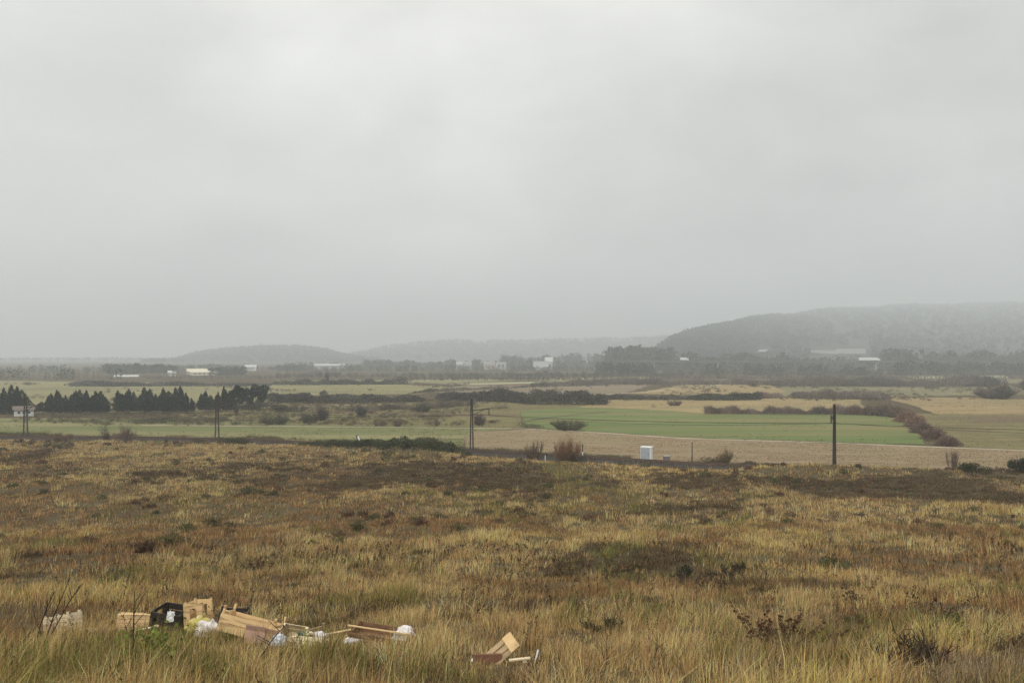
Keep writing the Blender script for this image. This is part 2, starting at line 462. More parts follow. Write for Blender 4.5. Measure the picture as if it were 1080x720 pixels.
# ------------------------------------------------------------------ railway
xs = np.arange(-260, 130, 2.0); ys = ytrack(xs)
zs = np.array([H - np.interp(x, DX, DD) for x in xs])
tr = [Vector((x, y, z)) for x, y, z in zip(xs, ys, zs)]
mb = MB()
prof = [(-2.6, 0.02), (-1.7, 0.38), (1.7, 0.38), (2.6, 0.02)]
for i, p in enumerate(tr):
    t = (tr[min(i + 1, len(tr) - 1)] - tr[max(i - 1, 0)]).normalized(); n_ = Vector((-t.y, t.x, 0))
    for o_, dz in prof: q = p + n_ * o_; mb.v.append((q.x, q.y, p.z + dz))
for i in range(len(tr) - 1):
    for k in range(3):
        a = i * 4 + k; mb.f.append((a, a + 4, a + 5, a + 1))
ballast = mb.build('track_bed', surf_mat('ballast', (0.035, 0.03, 0.026), (0.075, 0.064, 0.055), 5, 1.0, 0.0, 6, coord='World'))
tag(ballast, kind='structure')
if ballast.data.polygons[1].normal.z < 0: ballast.data.flip_normals()
m_rail = surf_mat('rail_steel', (0.07, 0.045, 0.03), (0.14, 0.09, 0.06), 3, 0.6, 0.4, metal=0.4)
m_sleeper = surf_mat('sleeper_wood', (0.06, 0.05, 0.04), (0.12, 0.10, 0.085), 4, 0.9, 0.1)
for off in (-0.75, 0.75):
    mr_ = MB()
    for i in range(len(tr) - 1):
        t = (tr[i + 1] - tr[i]).normalized(); n_ = Vector((-t.y, t.x, 0))
        a = tr[i] + n_ * off + Vector((0, 0, 0.56)); b = tr[i + 1] + n_ * off + Vector((0, 0, 0.56))
        mr_.bar(a, b, 0.07, 0.15)
    mr_.build('rail', m_rail, ballast)
ms_ = MB()
for i in range(0, len(tr) - 1):
    for k in range(3):
        p = tr[i].lerp(tr[i + 1], k / 3); t = (tr[i + 1] - tr[i]).normalized()
        ms_.box(p + Vector((0, 0, 0.43)), (0.24, 2.5, 0.12), Matrix.Rotation(math.atan2(t.y, t.x), 3, 'Z'))
ms_.build('sleepers', m_sleeper, ballast)

m_mast = surf_mat('rusty_steel', (0.028, 0.022, 0.02), (0.06, 0.045, 0.038), 2.5, 0.7, 0.3, metal=0.2)
m_insul = surf_mat('insulator_glass', (0.04, 0.03, 0.025), (0.08, 0.06, 0.045), 6, 0.3, 0.5)
m_conc = surf_mat('concrete', (0.30, 0.29, 0.27), (0.42, 0.41, 0.38), 3, 0.9, 0.2)
MASTS = [  # px, depth, top py, label, arm bearing, arm length, splay
    (27, 150, 420, 'lattice mast by the railway in front of the white farmhouse', 25, 1.6, 0.85),
    (229, 147, 420, 'lattice mast by the railway in front of the long cypress row', 25, 1.6, 0.72),
    (497.5, 124, 421, 'dark lattice mast with a bracket arm at the end of the bramble hedge', 10, 2.7, 0.46),
    (880, 100.5, 427, 'dark railway mast standing alone before the pale stubble field', 78, 2.2, 0.26)]
arm_tips = []
for px, Y, tp, lab, bear, al, spl in MASTS:
    x = xat(px, Y); z0 = gz(x, Y) ; z1 = zat(tp, Y); hgt = z1 - z0
    t = empty('railway_mast', (x, Y, z0)); tag(t, lab, 'mast', 'overhead line masts along the railway')
    MB().box((0, 0, 0.1), (0.75, 0.75, 0.5)).build('footing', m_conc, t, bevel=0.03)
    def half(zz): return spl / 2 * (1 - 0.62 * zz / hgt)
    for s in (-1, 1):
        g = MB(); n = 6
        for k in range(n):
            za, zb = 0.35 + (hgt - .35) * k / n, 0.35 + (hgt - .35) * (k + 1) / n
            g.bar((s * half(za), 0, za), (s * half(zb), 0, zb + 0.01), 0.14, 0.2)
        g.build('leg', m_mast, t)
    br = MB(); n = 15
    for k in range(n):
        za, zb = 0.4 + (hgt - .5) * k / n, 0.4 + (hgt - .5) * (k + 1) / n
        s = 1 if k % 2 else -1
        for yy in (-0.07, 0.07):
            br.bar((s * half(za), yy, za), (-s * half(zb), yy, zb), 0.045, 0.02)
    br.build('lattice', m_mast, t)
    MB().box((0, 0, hgt - 0.02), (0.26, 0.24, 0.1)).box((0, 0, hgt + 0.1), (0.1, 0.1, 0.16)).build('cap', m_mast, t)
    d = Vector((math.cos(R(bear)), math.sin(R(bear)), 0)); za = hgt - 1.75
    a = MB()
    a.bar((0, 0, za), d * al + Vector((0, 0, za + 0.28)), 0.14); a.bar((0, 0, za - 0.7), d * (al * 0.72) + Vector((0, 0, za + 0.16)), 0.10)
    a.bar(d * al + Vector((0, 0, za + .28)), d * (al + .75) + Vector((0, 0, za + .42)), 0.09)
    arm = a.build('bracket_arm', m_mast, t)
    ins = MB(); bz = za + 0.26
    for k in range(5):
        c = d * al + Vector((0, 0, bz - 0.10 - k * 0.16)); ins.tube([c, c - Vector((0, 0, .05)), c - Vector((0, 0, 0.1))], [0.07, 0.16, 0.08], 8)
    ins.bar(d * al + Vector((0, 0, bz + .02)), d * al + Vector((0, 0, bz - 1.0)), 0.13)
    ins.build('insulator', m_insul, arm)
    i2 = MB()
    for k in range(3):
        c = Vector((0, 0, hgt - 2.3)) + d * (0.2 + k * .13); i2.tube([c, c + d * .05, c + d * 0.1], [0.05, 0.1, 0.05], 8)
    i2.bar(Vector((0, 0, hgt - 2.3)), Vector((0, 0, hgt - 2.3)) + d * .62, .04); i2.build('insulator', m_insul, arm)
    arm_tips.append((Vector((x, Y, z0 + bz - 0.98)) + d * al, Vector((x, Y, z0 + hgt - 2.3)) + d * .6))
m_wire = surf_mat('wire', (0.03, 0.028, 0.026), (0.05, 0.045, 0.04), 3, 0.6, 0.3)
def wire(name, pts, sag, r, label):
    mb = MB(); path = []
    for i in range(len(pts) - 1):
        for k in range(14):
            u = k / 14; p = pts[i].lerp(pts[i + 1], u); p.z -= sag * 4 * u * (1 - u); path.append(p)
    path.append(pts[-1]); mb.tube(path, r, 4, False)
    return tag(mb.build(name, m_wire), label, 'wire')
endL, endR = Vector((-190, 152, 6.4)), Vector((92, 77, 7.9))
wire('contact_wire', [endL] + [a for a, b in arm_tips] + [endR], 0.35, 0.04, 'overhead wire hanging under the bracket arms of the railway masts')
wire('feeder_wire', [endL + Vector((0, -2.2, .4))] + [b for a, b in arm_tips] + [endR + Vector((0, -2, .2))], 0.8, 0.026, 'slacker feeder wire fixed straight to the railway masts')

# lineside things
m_white = surf_mat('white_paint', (0.66, 0.67, 0.66), (0.78, 0.79, 0.78), 2, 0.5, 0.3)
m_greyp = surf_mat('grey_door_paint', (0.28, 0.32, 0.34), (0.36, 0.40, 0.42), 2, 0.55, 0.3)
m_dark = surf_mat('dark_paint', (0.02, 0.02, 0.022), (0.04, 0.04, 0.04), 3, 0.6, 0.3)
def on_far_side(px, s):
    """point beside the track in the direction px, s metres beyond its axis"""
    Yv = np.arange(60, 200, 0.05); xv = xat(px, Yv); k = np.nonzero(Yv - ytrack(xv) >= s)[0][0]
    return float(xv[k]), float(Yv[k])
x, Y = on_far_side(682, 3.2)
t = empty('trackside_cabinet', (x, Y, gz(x, Y)), R(-24)); tag(t, 'white trackside cabinet with a grey door beside the railway', 'cabinet')
MB().box((0, 0, .12), (1.62, 1.22, .34)).build('plinth', m_conc, t, bevel=.02)
MB().box((0, 0, 1.17), (1.5, 1.1, 1.8)).build('body', m_white, t, bevel=.02)
dd = MB().box((-0.05, -0.565, 1.15), (1.28, 0.035, 1.64)); 
door = dd.build('door', m_greyp, t)
MB().box((0.45, -0.61, 1.15), (0.05, 0.06, 0.22)).build('handle', m_dark, door)
MB().box((0, 0, 2.11), (1.66, 1.26, 0.09)).build('roof', m_white, t, bevel=.015)
x, Y = on_far_side(703, 3.0)
t = empty('relay_box', (x, Y, gz(x, Y)), R(10)); tag(t, 'small grey box on legs beside the white trackside cabinet', 'box')
for sx in (-.3, .3):
    for sy in (-.2, .2): MB().box((sx, sy, .2), (.06, .06, .6)).build('leg', m_dark, t)
MB().box((0, 0, .72), (.82, .6, .5)).build('body', surf_mat('purple_grey', (0.13, 0.11, 0.12), (0.19, 0.17, 0.18), 3, .6, .3), t, bevel=.02)
MB().box((0, 0, 1.0), (.9, .68, .07)).build('lid', m_conc, t)
x, Y = on_far_side(730, 1.9)
t = empty('signal_post', (x, Y, gz(x, Y))); tag(t, 'thin dark bare post by the rails, right of the white cabinet', 'post')
MB().tube([(0, 0, -.2), (0, 0, 3.15)], [.075, .06], 8).build('pole', m_mast, t); MB().box((0, 0, .1), (.4, .4, .36)).build('footing', m_conc, t)
MB().box((0, 0, 3.17), (.17, .17, .06)).build('cap', m_mast, t)
x, Y = on_far_side(614.5, 1.6)
t = empty('marker_post', (x, Y, gz(x, Y))); tag(t, 'short marker post, black above and white below, behind the russet bush', 'post')
MB().box((0, 0, .5), (.13, .13, 1.1)).build('lower_part', m_white, t); MB().box((0, 0, 1.6), (.13, .13, 1.1)).build('upper_part', m_dark, t)
x, Y = on_far_side(575, -4.2)
t = empty('marker_post', (x, Y, gz(x, Y))); tag(t, 'low white peg in front of the rails, left of the russet bush', 'post')
MB().box((0, 0, .35), (.12, .12, .95), taper=.8).build('peg', m_white, t)
MB().box((0, 0, .86), (.09, .09, .06)).build('cap', m_conc, t)
Y = 132; x = xat(378, Y)
t = empty('lineside_board', (x, Y, gz(x, Y)), R(-20)); tag(t, 'tilted black and white board on a short post behind the bramble hedge', 'sign')
MB().box((0, 0, .6), (.12, .1, 1.6)).build('post', m_dark, t)
rt = Euler((0, R(-18), 0)).to_matrix()
MB().box((-.12, 0, 1.6), (.34, .1, 1.25), rt).build('backing', m_dark, t)
MB().box((.12, -.06, 1.55), (.3, .05, 1.1), rt).build('panel', m_white, t)
MB().box((.5, .1, 1.3), (.16, .06, .5)).build('side_plate', m_greyp, t)

# ------------------------------------------------------------------ vegetation builders
def bush_mesh(name, seed, rx, ry, h, col, n=1400, leaf=0.16, twig=None, lobes=7, amt=0.3):
    """leafy bush: leaves spread through several lobes, with gaps"""
    rng = np.random.default_rng(seed); v = Veg()
    lc = np.stack([rng.uniform(-.6, .6, lobes) * rx, rng.uniform(-.6, .6, lobes) * ry, rng.uniform(.3, .72, lobes) * h], 1)
    lr = rng.uniform(.3, .52, lobes)
    k = rng.integers(0, lobes, n)
    d = rng.normal(size=(n, 3)); d /= np.linalg.norm(d, axis=1)[:, None]
    rad = rng.uniform(0.35, 1.08, n) ** 0.6
    P = lc[k] + d * (rad * lr[k])[:, None] * np.array([rx, ry, h * .8])
    P[:, 2] = np.abs(P[:, 2]) * 1.0
    lobe_tint = np.exp(rng.normal(0, amt, lobes))[k][:, None]
    C = vary(rng, col, n, 0.22) * lobe_tint
    v.leaves(rng, P, rng.uniform(.7, 1.4, n) * leaf, C)
    if twig is not None:
        m_ = 90; b = np.stack([rng.normal(0, .15, m_) * rx, rng.normal(0, .15, m_) * ry, np.zeros(m_) - .05], 1)
        e = b + np.stack([rng.normal(0, .45, m_) * rx, rng.normal(0, .45, m_) * ry, rng.uniform(.5, 1.15, m_) * h], 1)
        v.twigs(rng, b, e, np.full(m_, leaf * .18), vary(rng, twig, m_, .2))
    return v.mesh(name)

def twig_bush_mesh(name, seed, rx, ry, h, col, n=900, w=0.03, spread=0.55, upright=1.0, stems=9):
    """leafless shrub: stems from the base, side twigs off the stems"""
    rng = np.random.default_rng(seed); v = Veg()
    b = np.stack([rng.uniform(-.8, .8, stems) * rx, rng.uniform(-.8, .8, stems) * ry, np.full(stems, -.08)], 1)
    e = b * 1.15 + np.stack([rng.normal(0, .25 * spread, stems) * rx, rng.normal(0, .25 * spread, stems) * ry, rng.uniform(.55, 1.0, stems) * h], 1)
    q_ = np.clip((b[:, 0] / rx) ** 2 + (b[:, 1] / ry) ** 2, 0, 1.3); e[:, :2] += b[:, :2] * .35 * spread; b[:, :2] *= .6; e[:, 2] *= 1 - .5 * q_
    v.twigs(rng, b, e, np.full(stems, w * 2.2), vary(rng, col, stems, .2))
    k = rng.integers(0, stems, n); u = rng.uniform(0.05, .95, n)[:, None]
    p0 = b[k] * (1 - u) + e[k] * u
    L_ = rng.uniform(.12, .42, n) * h
    d = np.stack([rng.normal(0, spread, n), rng.normal(0, spread, n), rng.uniform(.25, 1.2, n) * upright], 1); d /= np.linalg.norm(d, axis=1)[:, None]
    p1 = p0 + d * L_[:, None]
    v.twigs(rng, p0, p1, rng.uniform(.6, 1.2, n) * w, vary(rng, col, n, .28))
    j = rng.integers(0, n, n); u = rng.uniform(.3, 1, n)[:, None]
    q0 = p0[j] * (1 - u) + p1[j] * u
    d2 = d[j] + rng.normal(0, .55, (n, 3)); d2 /= np.linalg.norm(d2, axis=1)[:, None]
    v.twigs(rng, q0, q0 + d2 * (L_[j] * rng.uniform(.3, .7, n))[:, None], rng.uniform(.5, .9, n) * w, vary(rng, col, n, .3))
    return v.mesh(name)

def stems_mesh(name, seed, rx, ry, h, n=6, r=0.05):
    rng = random.Random(seed); mb = MB(); mb.v.append((0, 0, -.22))
    for i in range(n):
        a = rng.uniform(0, 6.28); q = rng.uniform(.1, .5)
        p0 = Vector((math.cos(a) * rx * q * .3, math.sin(a) * ry * q * .3, -.15)); p2 = Vector((math.cos(a) * rx * q, math.sin(a) * ry * q, h * rng.uniform(.5, .75)))
        pm = p0.lerp(p2, .5) + Vector((rng.uniform(-.1, .1) * rx, rng.uniform(-.1, .1) * ry, 0))
        b0 = len(mb.v); mb.tube([p0, pm, p2], [r, r * .7, r * .3], 5); mb.f.append((0, b0, b0 + 1))
    return mb.mesh(name)

def place_bush(kind, x, y, mesh, stems, label, cat='bush', group=None, name='bush', sink=0.05, sc=1.0, rz=0.0, mat=None):
    t = empty(name, (x, y, gz(x, y) - sink), rz); t.scale = (sc, sc, sc)
    tag(t, label, cat, group)
    part = 'foliage' if kind == 'leaf' else 'twigs'
    link(part, mesh, mat or (M_LEAF if kind == 'leaf' else M_TWIG), t)
    if stems is not None: link('twigs', stems, M_BARK, t)
    return t

# bushes along the railway -------------------------------------------------
BROWN = (0.13, 0.09, 0.06); RUSSET = (0.19, 0.105, 0.055); DKGREEN = (0.055, 0.065, 0.03); GREYTW = (0.13, 0.105, 0.09); PURP = (0.125, 0.09, 0.08)
def side_bush(kind, px, s, wpx, hpx, col, label, seed, n=1100, leaf=.14, group=None, up=1.0, spread=.55, w=.035, name='bush', depth=None, stems=8):
    x, Y = on_far_side(px, s); k = Y / FPX; rx = wpx * k / 2; ry = depth or rx * .8; h = hpx * k
    if kind == 'leaf': me = bush_mesh('foliage', seed, rx, ry, h, col, n, leaf, twig=BROWN, lobes=max(6, int(rx * 4)))
    else: me = twig_bush_mesh('twigs', seed, rx * .8, ry * .8, h, col, n, w, spread, up, stems)
    return place_bush(kind, x, Y, me, stems_mesh('stem', seed, rx, ry, h), label, 'bush', group, name)
side_bush('twig', 563, -3.4, 26, 22, BROWN, 'brown leafless bush left of the russet bush beside the rails', 11, 750, stems=14, up=2.2, spread=.35)
side_bush('twig', 599, -4.0, 34, 27, RUSSET, 'russet leafless bush in front of the rails, next to the marker post', 12, 1700, stems=20, up=1.7, spread=.45)
side_bush('leaf', 601, -4.4, 20, 12, (.05, .05, .03), 'low dark shrub at the foot of the russet bush', 13, 700)
side_bush('twig', 762, 3.5, 34, 17, (.14, .10, .055), 'low brown twiggy bush right of the thin dark post', 14, 900, spread=.7, stems=14, up=1.5)
side_bush('leaf', 752, 4.5, 26, 8, (.085, .075, .04), 'flat dark shrub behind the thin dark post', 15, 700)
side_bush('leaf', 249, -8.0, 44, 9, DKGREEN, 'flat dark green bramble at the foot of a lattice mast', 16, 1800, depth=1.6)
side_bush('leaf', 212, -8.0, 26, 6, (.08, .07, .04), 'low olive shrub left of a lattice mast by the railway', 161, 700, depth=1.2)
side_bush('twig', 112, -8.0, 11, 21, (.07, .055, .05), 'small dark bare tree before the green meadow at left', 17, 200, spread=.6, stems=3, up=1.5, name='bare_tree')
side_bush('twig', 132, -8.0, 26, 20, (.16, .11, .09), 'reddish leafless bush right of the small dark bare tree', 18, 650, stems=12, up=1.9, spread=.4)
side_bush('twig', 63, -8.0, 36, 11, (.15, .10, .075), 'low reddish twiggy bush on the brow near the left mast', 19, 1200, stems=14)
side_bush('twig', 176, -8.0, 6, 9, (.08, .07, .05), 'tiny dark bare sapling on the brow left of the second mast', 20, 160, stems=3)
side_bush('twig', 1004, -8.0, 17, 25, (.18, .135, .105), 'upright bare tree before the stubble field at right', 21, 420, up=2.2, spread=.35, stems=6, w=.025, name='bare_tree')
side_bush('leaf', 1025, -9.0, 34, 10, (.05, .06, .028), 'low dark green bush right of the upright bare tree', 22, 1300)
side_bush('leaf', 1075, -9.0, 28, 17, (.038, .05, .028), 'tall dark green bush at the right edge of the brow', 23, 1700)
side_bush('leaf', 906, -9.0, 11, 5, (.05, .06, .03), 'small round green tuft right of the lone railway mast', 24, 420)
side_bush('leaf', 815, 4.0, 40, 5, (.10, .085, .045), 'flat olive shrub left of the lone railway mast', 25, 800, depth=1.2)
side_bush('leaf', 790, 4.0, 24, 6, (.11, .09, .05), 'flat brown shrub right of the low twiggy bush', 26, 600, depth=1.2)

# bramble hedge on the near side of the line
rng = np.random.default_rng(55); v = Veg()
n = 14000; pxs = 315 + 182 * rng.uniform(0, 1, n) ** .8
Yt = []; 
xx0 = []
Yv = np.arange(90, 170, .1)
tab_px = np.linspace(310, 500, 40); tab = np.array([on_far_side(p, -7.0) for p in tab_px])
bx = np.interp(pxs, tab_px, tab[:, 0]); by = np.interp(pxs, tab_px, tab[:, 1])
prof_h = np.interp(pxs, [312, 340, 380, 420, 455, 475, 490, 500], [.35, .9, 1.25, 1.7, 1.9, 1.5, .9, .3]) * (0.55 + 0.75 * fbm(pxs / 7, pxs * 0, 5, 2))
u = rng.uniform(0, 1, n) ** .6; off = rng.normal(0, .8, n)
zz = height(bx, by + off) + prof_h * u * np.exp(-(off / 1.4) ** 2)
P = np.stack([bx + rng.normal(0, .2, n), by + off, zz], 1)
tint = np.exp((fbm(pxs / 9, u, 8, 2) - .5) * 1.3)[:, None]
v.leaves(rng, P, rng.uniform(.12, .3, n), vary(rng, (.052, .058, .028), n, .25) * tint)
t = empty('bramble_hedge', (float(bx.mean()), float(by.mean()), 0)); tag(t, 'long dark green bramble hedge ending at the mast with the bracket arm', 'hedge')
o = v.build('foliage', M_LEAF, t); o.location = (-bx.mean(), -by.mean(), 0)
v = Veg(); n = 260; pxs = rng.uniform(440, 493, n); bx2 = np.interp(pxs, tab_px, tab[:, 0]); by2 = np.interp(pxs, tab_px, tab[:, 1]) + rng.normal(0, .5, n)
p0 = np.stack([bx2, by2, height(bx2, by2)], 1); p1 = p0 + np.stack([rng.normal(0, .35, n), rng.normal(0, .3, n), rng.uniform(1.3, 2.7, n)], 1)
v.twigs(rng, p0, p1, np.full(n, .03), vary(rng, BROWN, n, .25))
o = v.build('twigs', M_TWIG, t); o.location = (-bx.mean(), -by.mean(), 0)

# ------------------------------------------------------------------ plain: hedges and bushes
def hedge_thing(name, pts, hts, width, col, kind, label, seed, n, leaf=.5, cat='hedge', group=None, w=.06, clump=6.0):
    """a hedge along a pixel polyline of ground points; hts in metres"""
    rng = np.random.default_rng(seed); P = np.array([plain_at(*p) for p in pts])
    seg = np.r_[0, np.cumsum(np.linalg.norm(np.diff(P, axis=0), axis=1))]
    s = rng.uniform(0, seg[-1], n); bx = np.interp(s, seg, P[:, 0]); by = np.interp(s, seg, P[:, 1])
    hh = np.interp(s, seg, hts) * (0.2 + 1.25 * np.clip(fbm(s / clump, s * 0 + seed, seed, 3), .12, 1) ** .9 + .35 * (vnoise(s / 1.7, s * 0, seed + 1) - .4))
    hh = np.maximum(hh, .3)
    off = rng.normal(0, .42, n).clip(-1, 1) * width
    cx, cy = P.mean(0); v = Veg()
    tint = np.exp((fbm(s / clump / 1.3, s * 0 + 9.0, seed + 3, 2) - .5) * 1.1)[:, None]
    if kind == 'leaf':
        u = rng.uniform(0, 1, n) ** .65
        Q = np.stack([bx - cx + rng.normal(0, width * .15, n), by - cy + off, hh * u * np.sqrt(np.clip(1 - (off / width / 1.15) ** 2, .05, 1))], 1)
        v.leaves(rng, Q, rng.uniform(.6, 1.4, n) * leaf, vary(rng, col, n, .22) * tint)
    else:
        u = rng.uniform(0, .55, n)
        p0 = np.stack([bx - cx, by - cy + off * .8, hh * u], 1)
        p1 = p0 + np.stack([rng.normal(0, .16, n) * hh, rng.normal(0, .16, n) * hh, hh * rng.uniform(.25, .5, n)], 1)
        v.twigs(rng, p0, p1, rng.uniform(.6, 1.3, n) * w, vary(rng, col, n, .25) * tint)
    t = empty(name, (cx, cy, 0)); tag(t, label, cat, group)
    v.build('foliage' if kind == 'leaf' else 'twigs', M_LEAF if kind == 'leaf' else M_TWIG, t)
    return t
    for k in range(int(min(30, seg[-1] / 5) + 2)):
        q = rr.uniform(0, seg[-1]); x_ = np.interp(q, seg, P[:, 0]) - cx; y_ = np.interp(q, seg, P[:, 1]) - cy; hq = float(np.interp(q, seg, hts))
        st.tube([(x_, y_, -.1), (x_ + rr.uniform(-.3, .3), y_, hq * .6)], [.12, .05], 5)
    st.build('twigs', M_BARK, t)
    return t
DARKH = (.082, .074, .058)
hedge_thing('hedge', [(283, 424.5), (330, 425), (380, 425), (446, 423.5)], [2.6, 2.9, 2.9, 2.0], 4, DARKH, 'leaf', 'long dark hedge across the plain right of the cypress rows', 101, 12000, .55)
hedge_thing('hedge', [(462, 421.5), (530, 423), (560, 426), (640, 426.5)], [2.4, 3.4, 3.9, 3.8], 5, DARKH, 'leaf', 'long tall dark hedge behind the green field', 102, 15000, .6)
hedge_thing('hedge', [(640, 421), (700, 421.5), (745, 421)], [2.0, 1.7, 1.2], 4, DARKH, 'leaf', 'thin dark hedge behind the golden field, carrying on from the tall one', 103, 6000, .55)
hedge_thing('hedge', [(727, 421.5), (765, 421.8), (800, 421.2)], [1.8, 2.8, 2.4], 5, (.05, .052, .036), 'leaf', 'dark green scrub hedge at the back of the golden field', 104, 6500, .6)
hedge_thing('hedge', [(743, 436.6), (770, 436.5), (830, 436.8), (905, 437)], [2.4, 2.3, 2.2, 2.6], 2.2, (.15, .11, .095), 'twig', 'reddish brown leafless hedge along the top of the green field', 105, 9000, w=.07, clump=2.5)
hedge_thing('hedge', [(365, 434), (420, 432), (460, 430.5), (500, 427)], [1.6, 2.0, 1.8, 2.2], 4, (.125, .10, .075), 'twig', 'low brown scrub strip in the meadow left of the mast with the arm', 106, 6000, w=.1)
hedge_thing('hedge', [(838, 420), (880, 420.5), (935, 421)], [2.0, 3.6, 2.4], 7, (.135, .11, .09), 'twig', 'brown leafless scrub belt behind the golden and russet fields', 107, 9000, w=.16)
hedge_thing('hedge', [(800, 420), (822, 419.6)], [2.2, 1.8], 5, (.16, .12, .10), 'twig', 'small reddish scrub patch right of the dark green scrub hedge', 108, 2600, w=.16)
hedge_thing('hedge', [(815, 406.5), (900, 406.8), (1000, 407), (1050, 407.5)], [4, 4.4, 4.8, 4.5], 16, (.125, .105, .088), 'twig', 'long grey brown leafless woodland strip across the right of the plain', 109, 16000, w=.28, clump=14)
hedge_thing('hedge', [(560, 406.5), (660, 405), (760, 405), (820, 406)], [2.6, 3, 4.4, 4], 16, (.125, .105, .088), 'twig', 'grey brown scrub belt below the motorway viaduct', 110, 12000, w=.28, clump=14)
hedge_thing('hedge', [(288, 405.6), (330, 405.8), (430, 405)], [3.2, 2.6, 3], 6, (.075, .07, .055), 'leaf', 'thin far hedge above the pale meadow in the middle distance', 111, 5000, .9)
hedge_thing('hedge', [(76, 407), (120, 407.2), (190, 406.8), (280, 407)], [2.8, 2.6, 2.2, 2.0], 8, (.085, .075, .066), 'leaf', 'dark far hedge along the back of the pale meadow at left', 112, 9000, 1.0, clump=12)
hedge_thing('hedge', [(430, 415.5), (480, 412), (560, 408.8), (640, 406.5)], [1.6, 2, 2.4, 2.6], 4, (.10, .09, .065), 'twig', 'low scrub line slanting over the fallow ground in the middle', 113, 4500, w=.16)
hedge_thing('hedge', [(140, 446.5), (190, 446), (240, 444.5)], [1.6, 1.9, 1.7], 1.6, (.105, .095, .065), 'leaf', 'low grey green scrub row in the meadow before the cypresses', 114, 5500, .2)

def plain_bush(kind, px, py, wpx, hpx, col, label, seed, n=1300, name='bush', group=None, w=None, spread=.6, stems=10, lf=None):
    x, Y = plain_at(px, py); k = Y / FPX; rx = wpx * k / 2; h = hpx * k; ry = rx * .8
    if kind == 'leaf': me = bush_mesh('foliage', seed, rx, ry, h, col, n, lf or max(.16, .16 * h), twig=BROWN, lobes=10)
    else: me = twig_bush_mesh('twigs', seed, rx * .8, ry * .8, h, col, n, w or .02 * h + .02, spread, 1.0, stems)
    t = empty(name, (x, Y, 0)); tag(t, label, 'tree' if 'tree' in name else 'bush', group)
    link('foliage' if kind == 'leaf' else 'twigs', me, M_LEAF if kind == 'leaf' else M_TWIG, t)
    link('twigs', stems_mesh('stem', seed, rx, ry, h, 6, .02 * h), M_BARK, t)
    return t
plain_bush('twig', 338, 443.5, 16, 17, GREYTW, 'grey bare tree in the rough meadow, left of two', 201, 1100, 'bare_tree')
plain_bush('twig', 380, 440, 14, 15, (.10, .095, .085), 'darker bare tree in the rough meadow, right of two', 202, 1000, 'bare_tree')
plain_bush('twig', 291, 447.3, 34, 10, (.105, .10, .065), 'broad olive bush in the meadow below the long dark hedge', 203, 2200, stems=24, w=.07)
plain_bush('twig', 327, 446.3, 24, 10, (.10, .095, .065), 'round olive bush just left of the grey bare tree', 204, 1800, stems=18, w=.07)
plain_bush('twig', 310, 434, 36, 7, (.095, .085, .065), 'low brown bush patch below the left end of the long dark hedge', 205, 2000, stems=26, w=.08)
plain_bush('leaf', 294, 434.5, 20, 8, (.085, .085, .06), 'dense grey green bush at the left end of the low brown patch', 206, 1200)
plain_bush('twig', 446, 434.5, 24, 9, (.085, .09, .055), 'round green bush in the meadow left of the brown scrub strip', 207, 1800, stems=18, w=.08)
plain_bush('twig', 400, 449, 20, 8, (.15, .115, .08), 'faint brown twiggy patch in the meadow right of the darker bare tree', 208, 500)
plain_bush('twig', 420, 449.5, 12, 11, (.15, .11, .08), 'small brown bare bush above the bramble hedge', 209, 360)
plain_bush('twig', 460, 449, 14, 9, (.15, .115, .085), 'small brown bare bush nearest the mast with the arm', 210, 400)
plain_bush('twig', 505, 448.5, 15, 13, PURP, 'purplish bare bush hanging behind the bracket arm mast', 211, 900)
plain_bush('leaf', 520, 446, 16, 4, (.09, .085, .06), 'flat dark tuft just right of the purplish bush', 212, 500)
plain_bush('twig', 598, 453.8, 42, 12, (.11, .10, .06), 'broad brownish bush at the near edge of the green field', 213, 2600, stems=26, w=.07)
plain_bush('leaf', 560, 451.5, 34, 5, (.12, .125, .07), 'low grey green scrub left of the broad brownish bush', 214, 1000)
plain_bush('twig', 711, 427.8, 19, 6.5, (.14, .105, .075), 'rounded brown bush alone in the golden field', 215, 1200, stems=20, w=.08)
plain_bush('leaf', 709, 421, 7, 6, (.05, .048, .035), 'small dark round bush in the thin hedge', 216, 500)
plain_bush('leaf', 795, 407.6, 14, 7, (.13, .10, .08), 'reddish round bush right of the strip field', 217, 700)
plain_bush('leaf', 341, 417.5, 10, 6, (.12, .115, .075), 'pale bush standing behind the long dark hedge', 218, 700)
plain_bush('twig', 1050, 420.5, 42, 13, (.12, .095, .085), 'large reddish leafless thicket behind the russet field', 219, 3600, stems=40, w=.14)
plain_bush('leaf', 1057, 421, 17, 16, (.075, .075, .06), 'dark round tree at the right end of the reddish thicket', 220, 1400, 'small_tree')
plain_bush('twig', 1090, 413, 50, 14, (.10, .085, .075), 'brown thicket cut by the right edge of the photograph', 221, 3000, stems=40, w=.14)
plain_bush('leaf', 249, 437.5, 6, 9, (.05, .045, .035), 'small dark bush like a post before the cypress row', 222, 400)
plain_bush('leaf', 345, 402.5, 5, 9, (.05, .052, .045), 'lone dark tree far out on the plain', 223, 500, 'small_tree')
plain_bush('leaf', 30, 406, 18, 3.5, (.11, .105, .08), 'low grey bush in the pale meadow above the left cypresses', 224, 600)
plain_bush('leaf', 265, 432, 60, 8, (.075, .08, .06), 'grey green bush mass under the broad tree of the cypress row', 225, 1900)

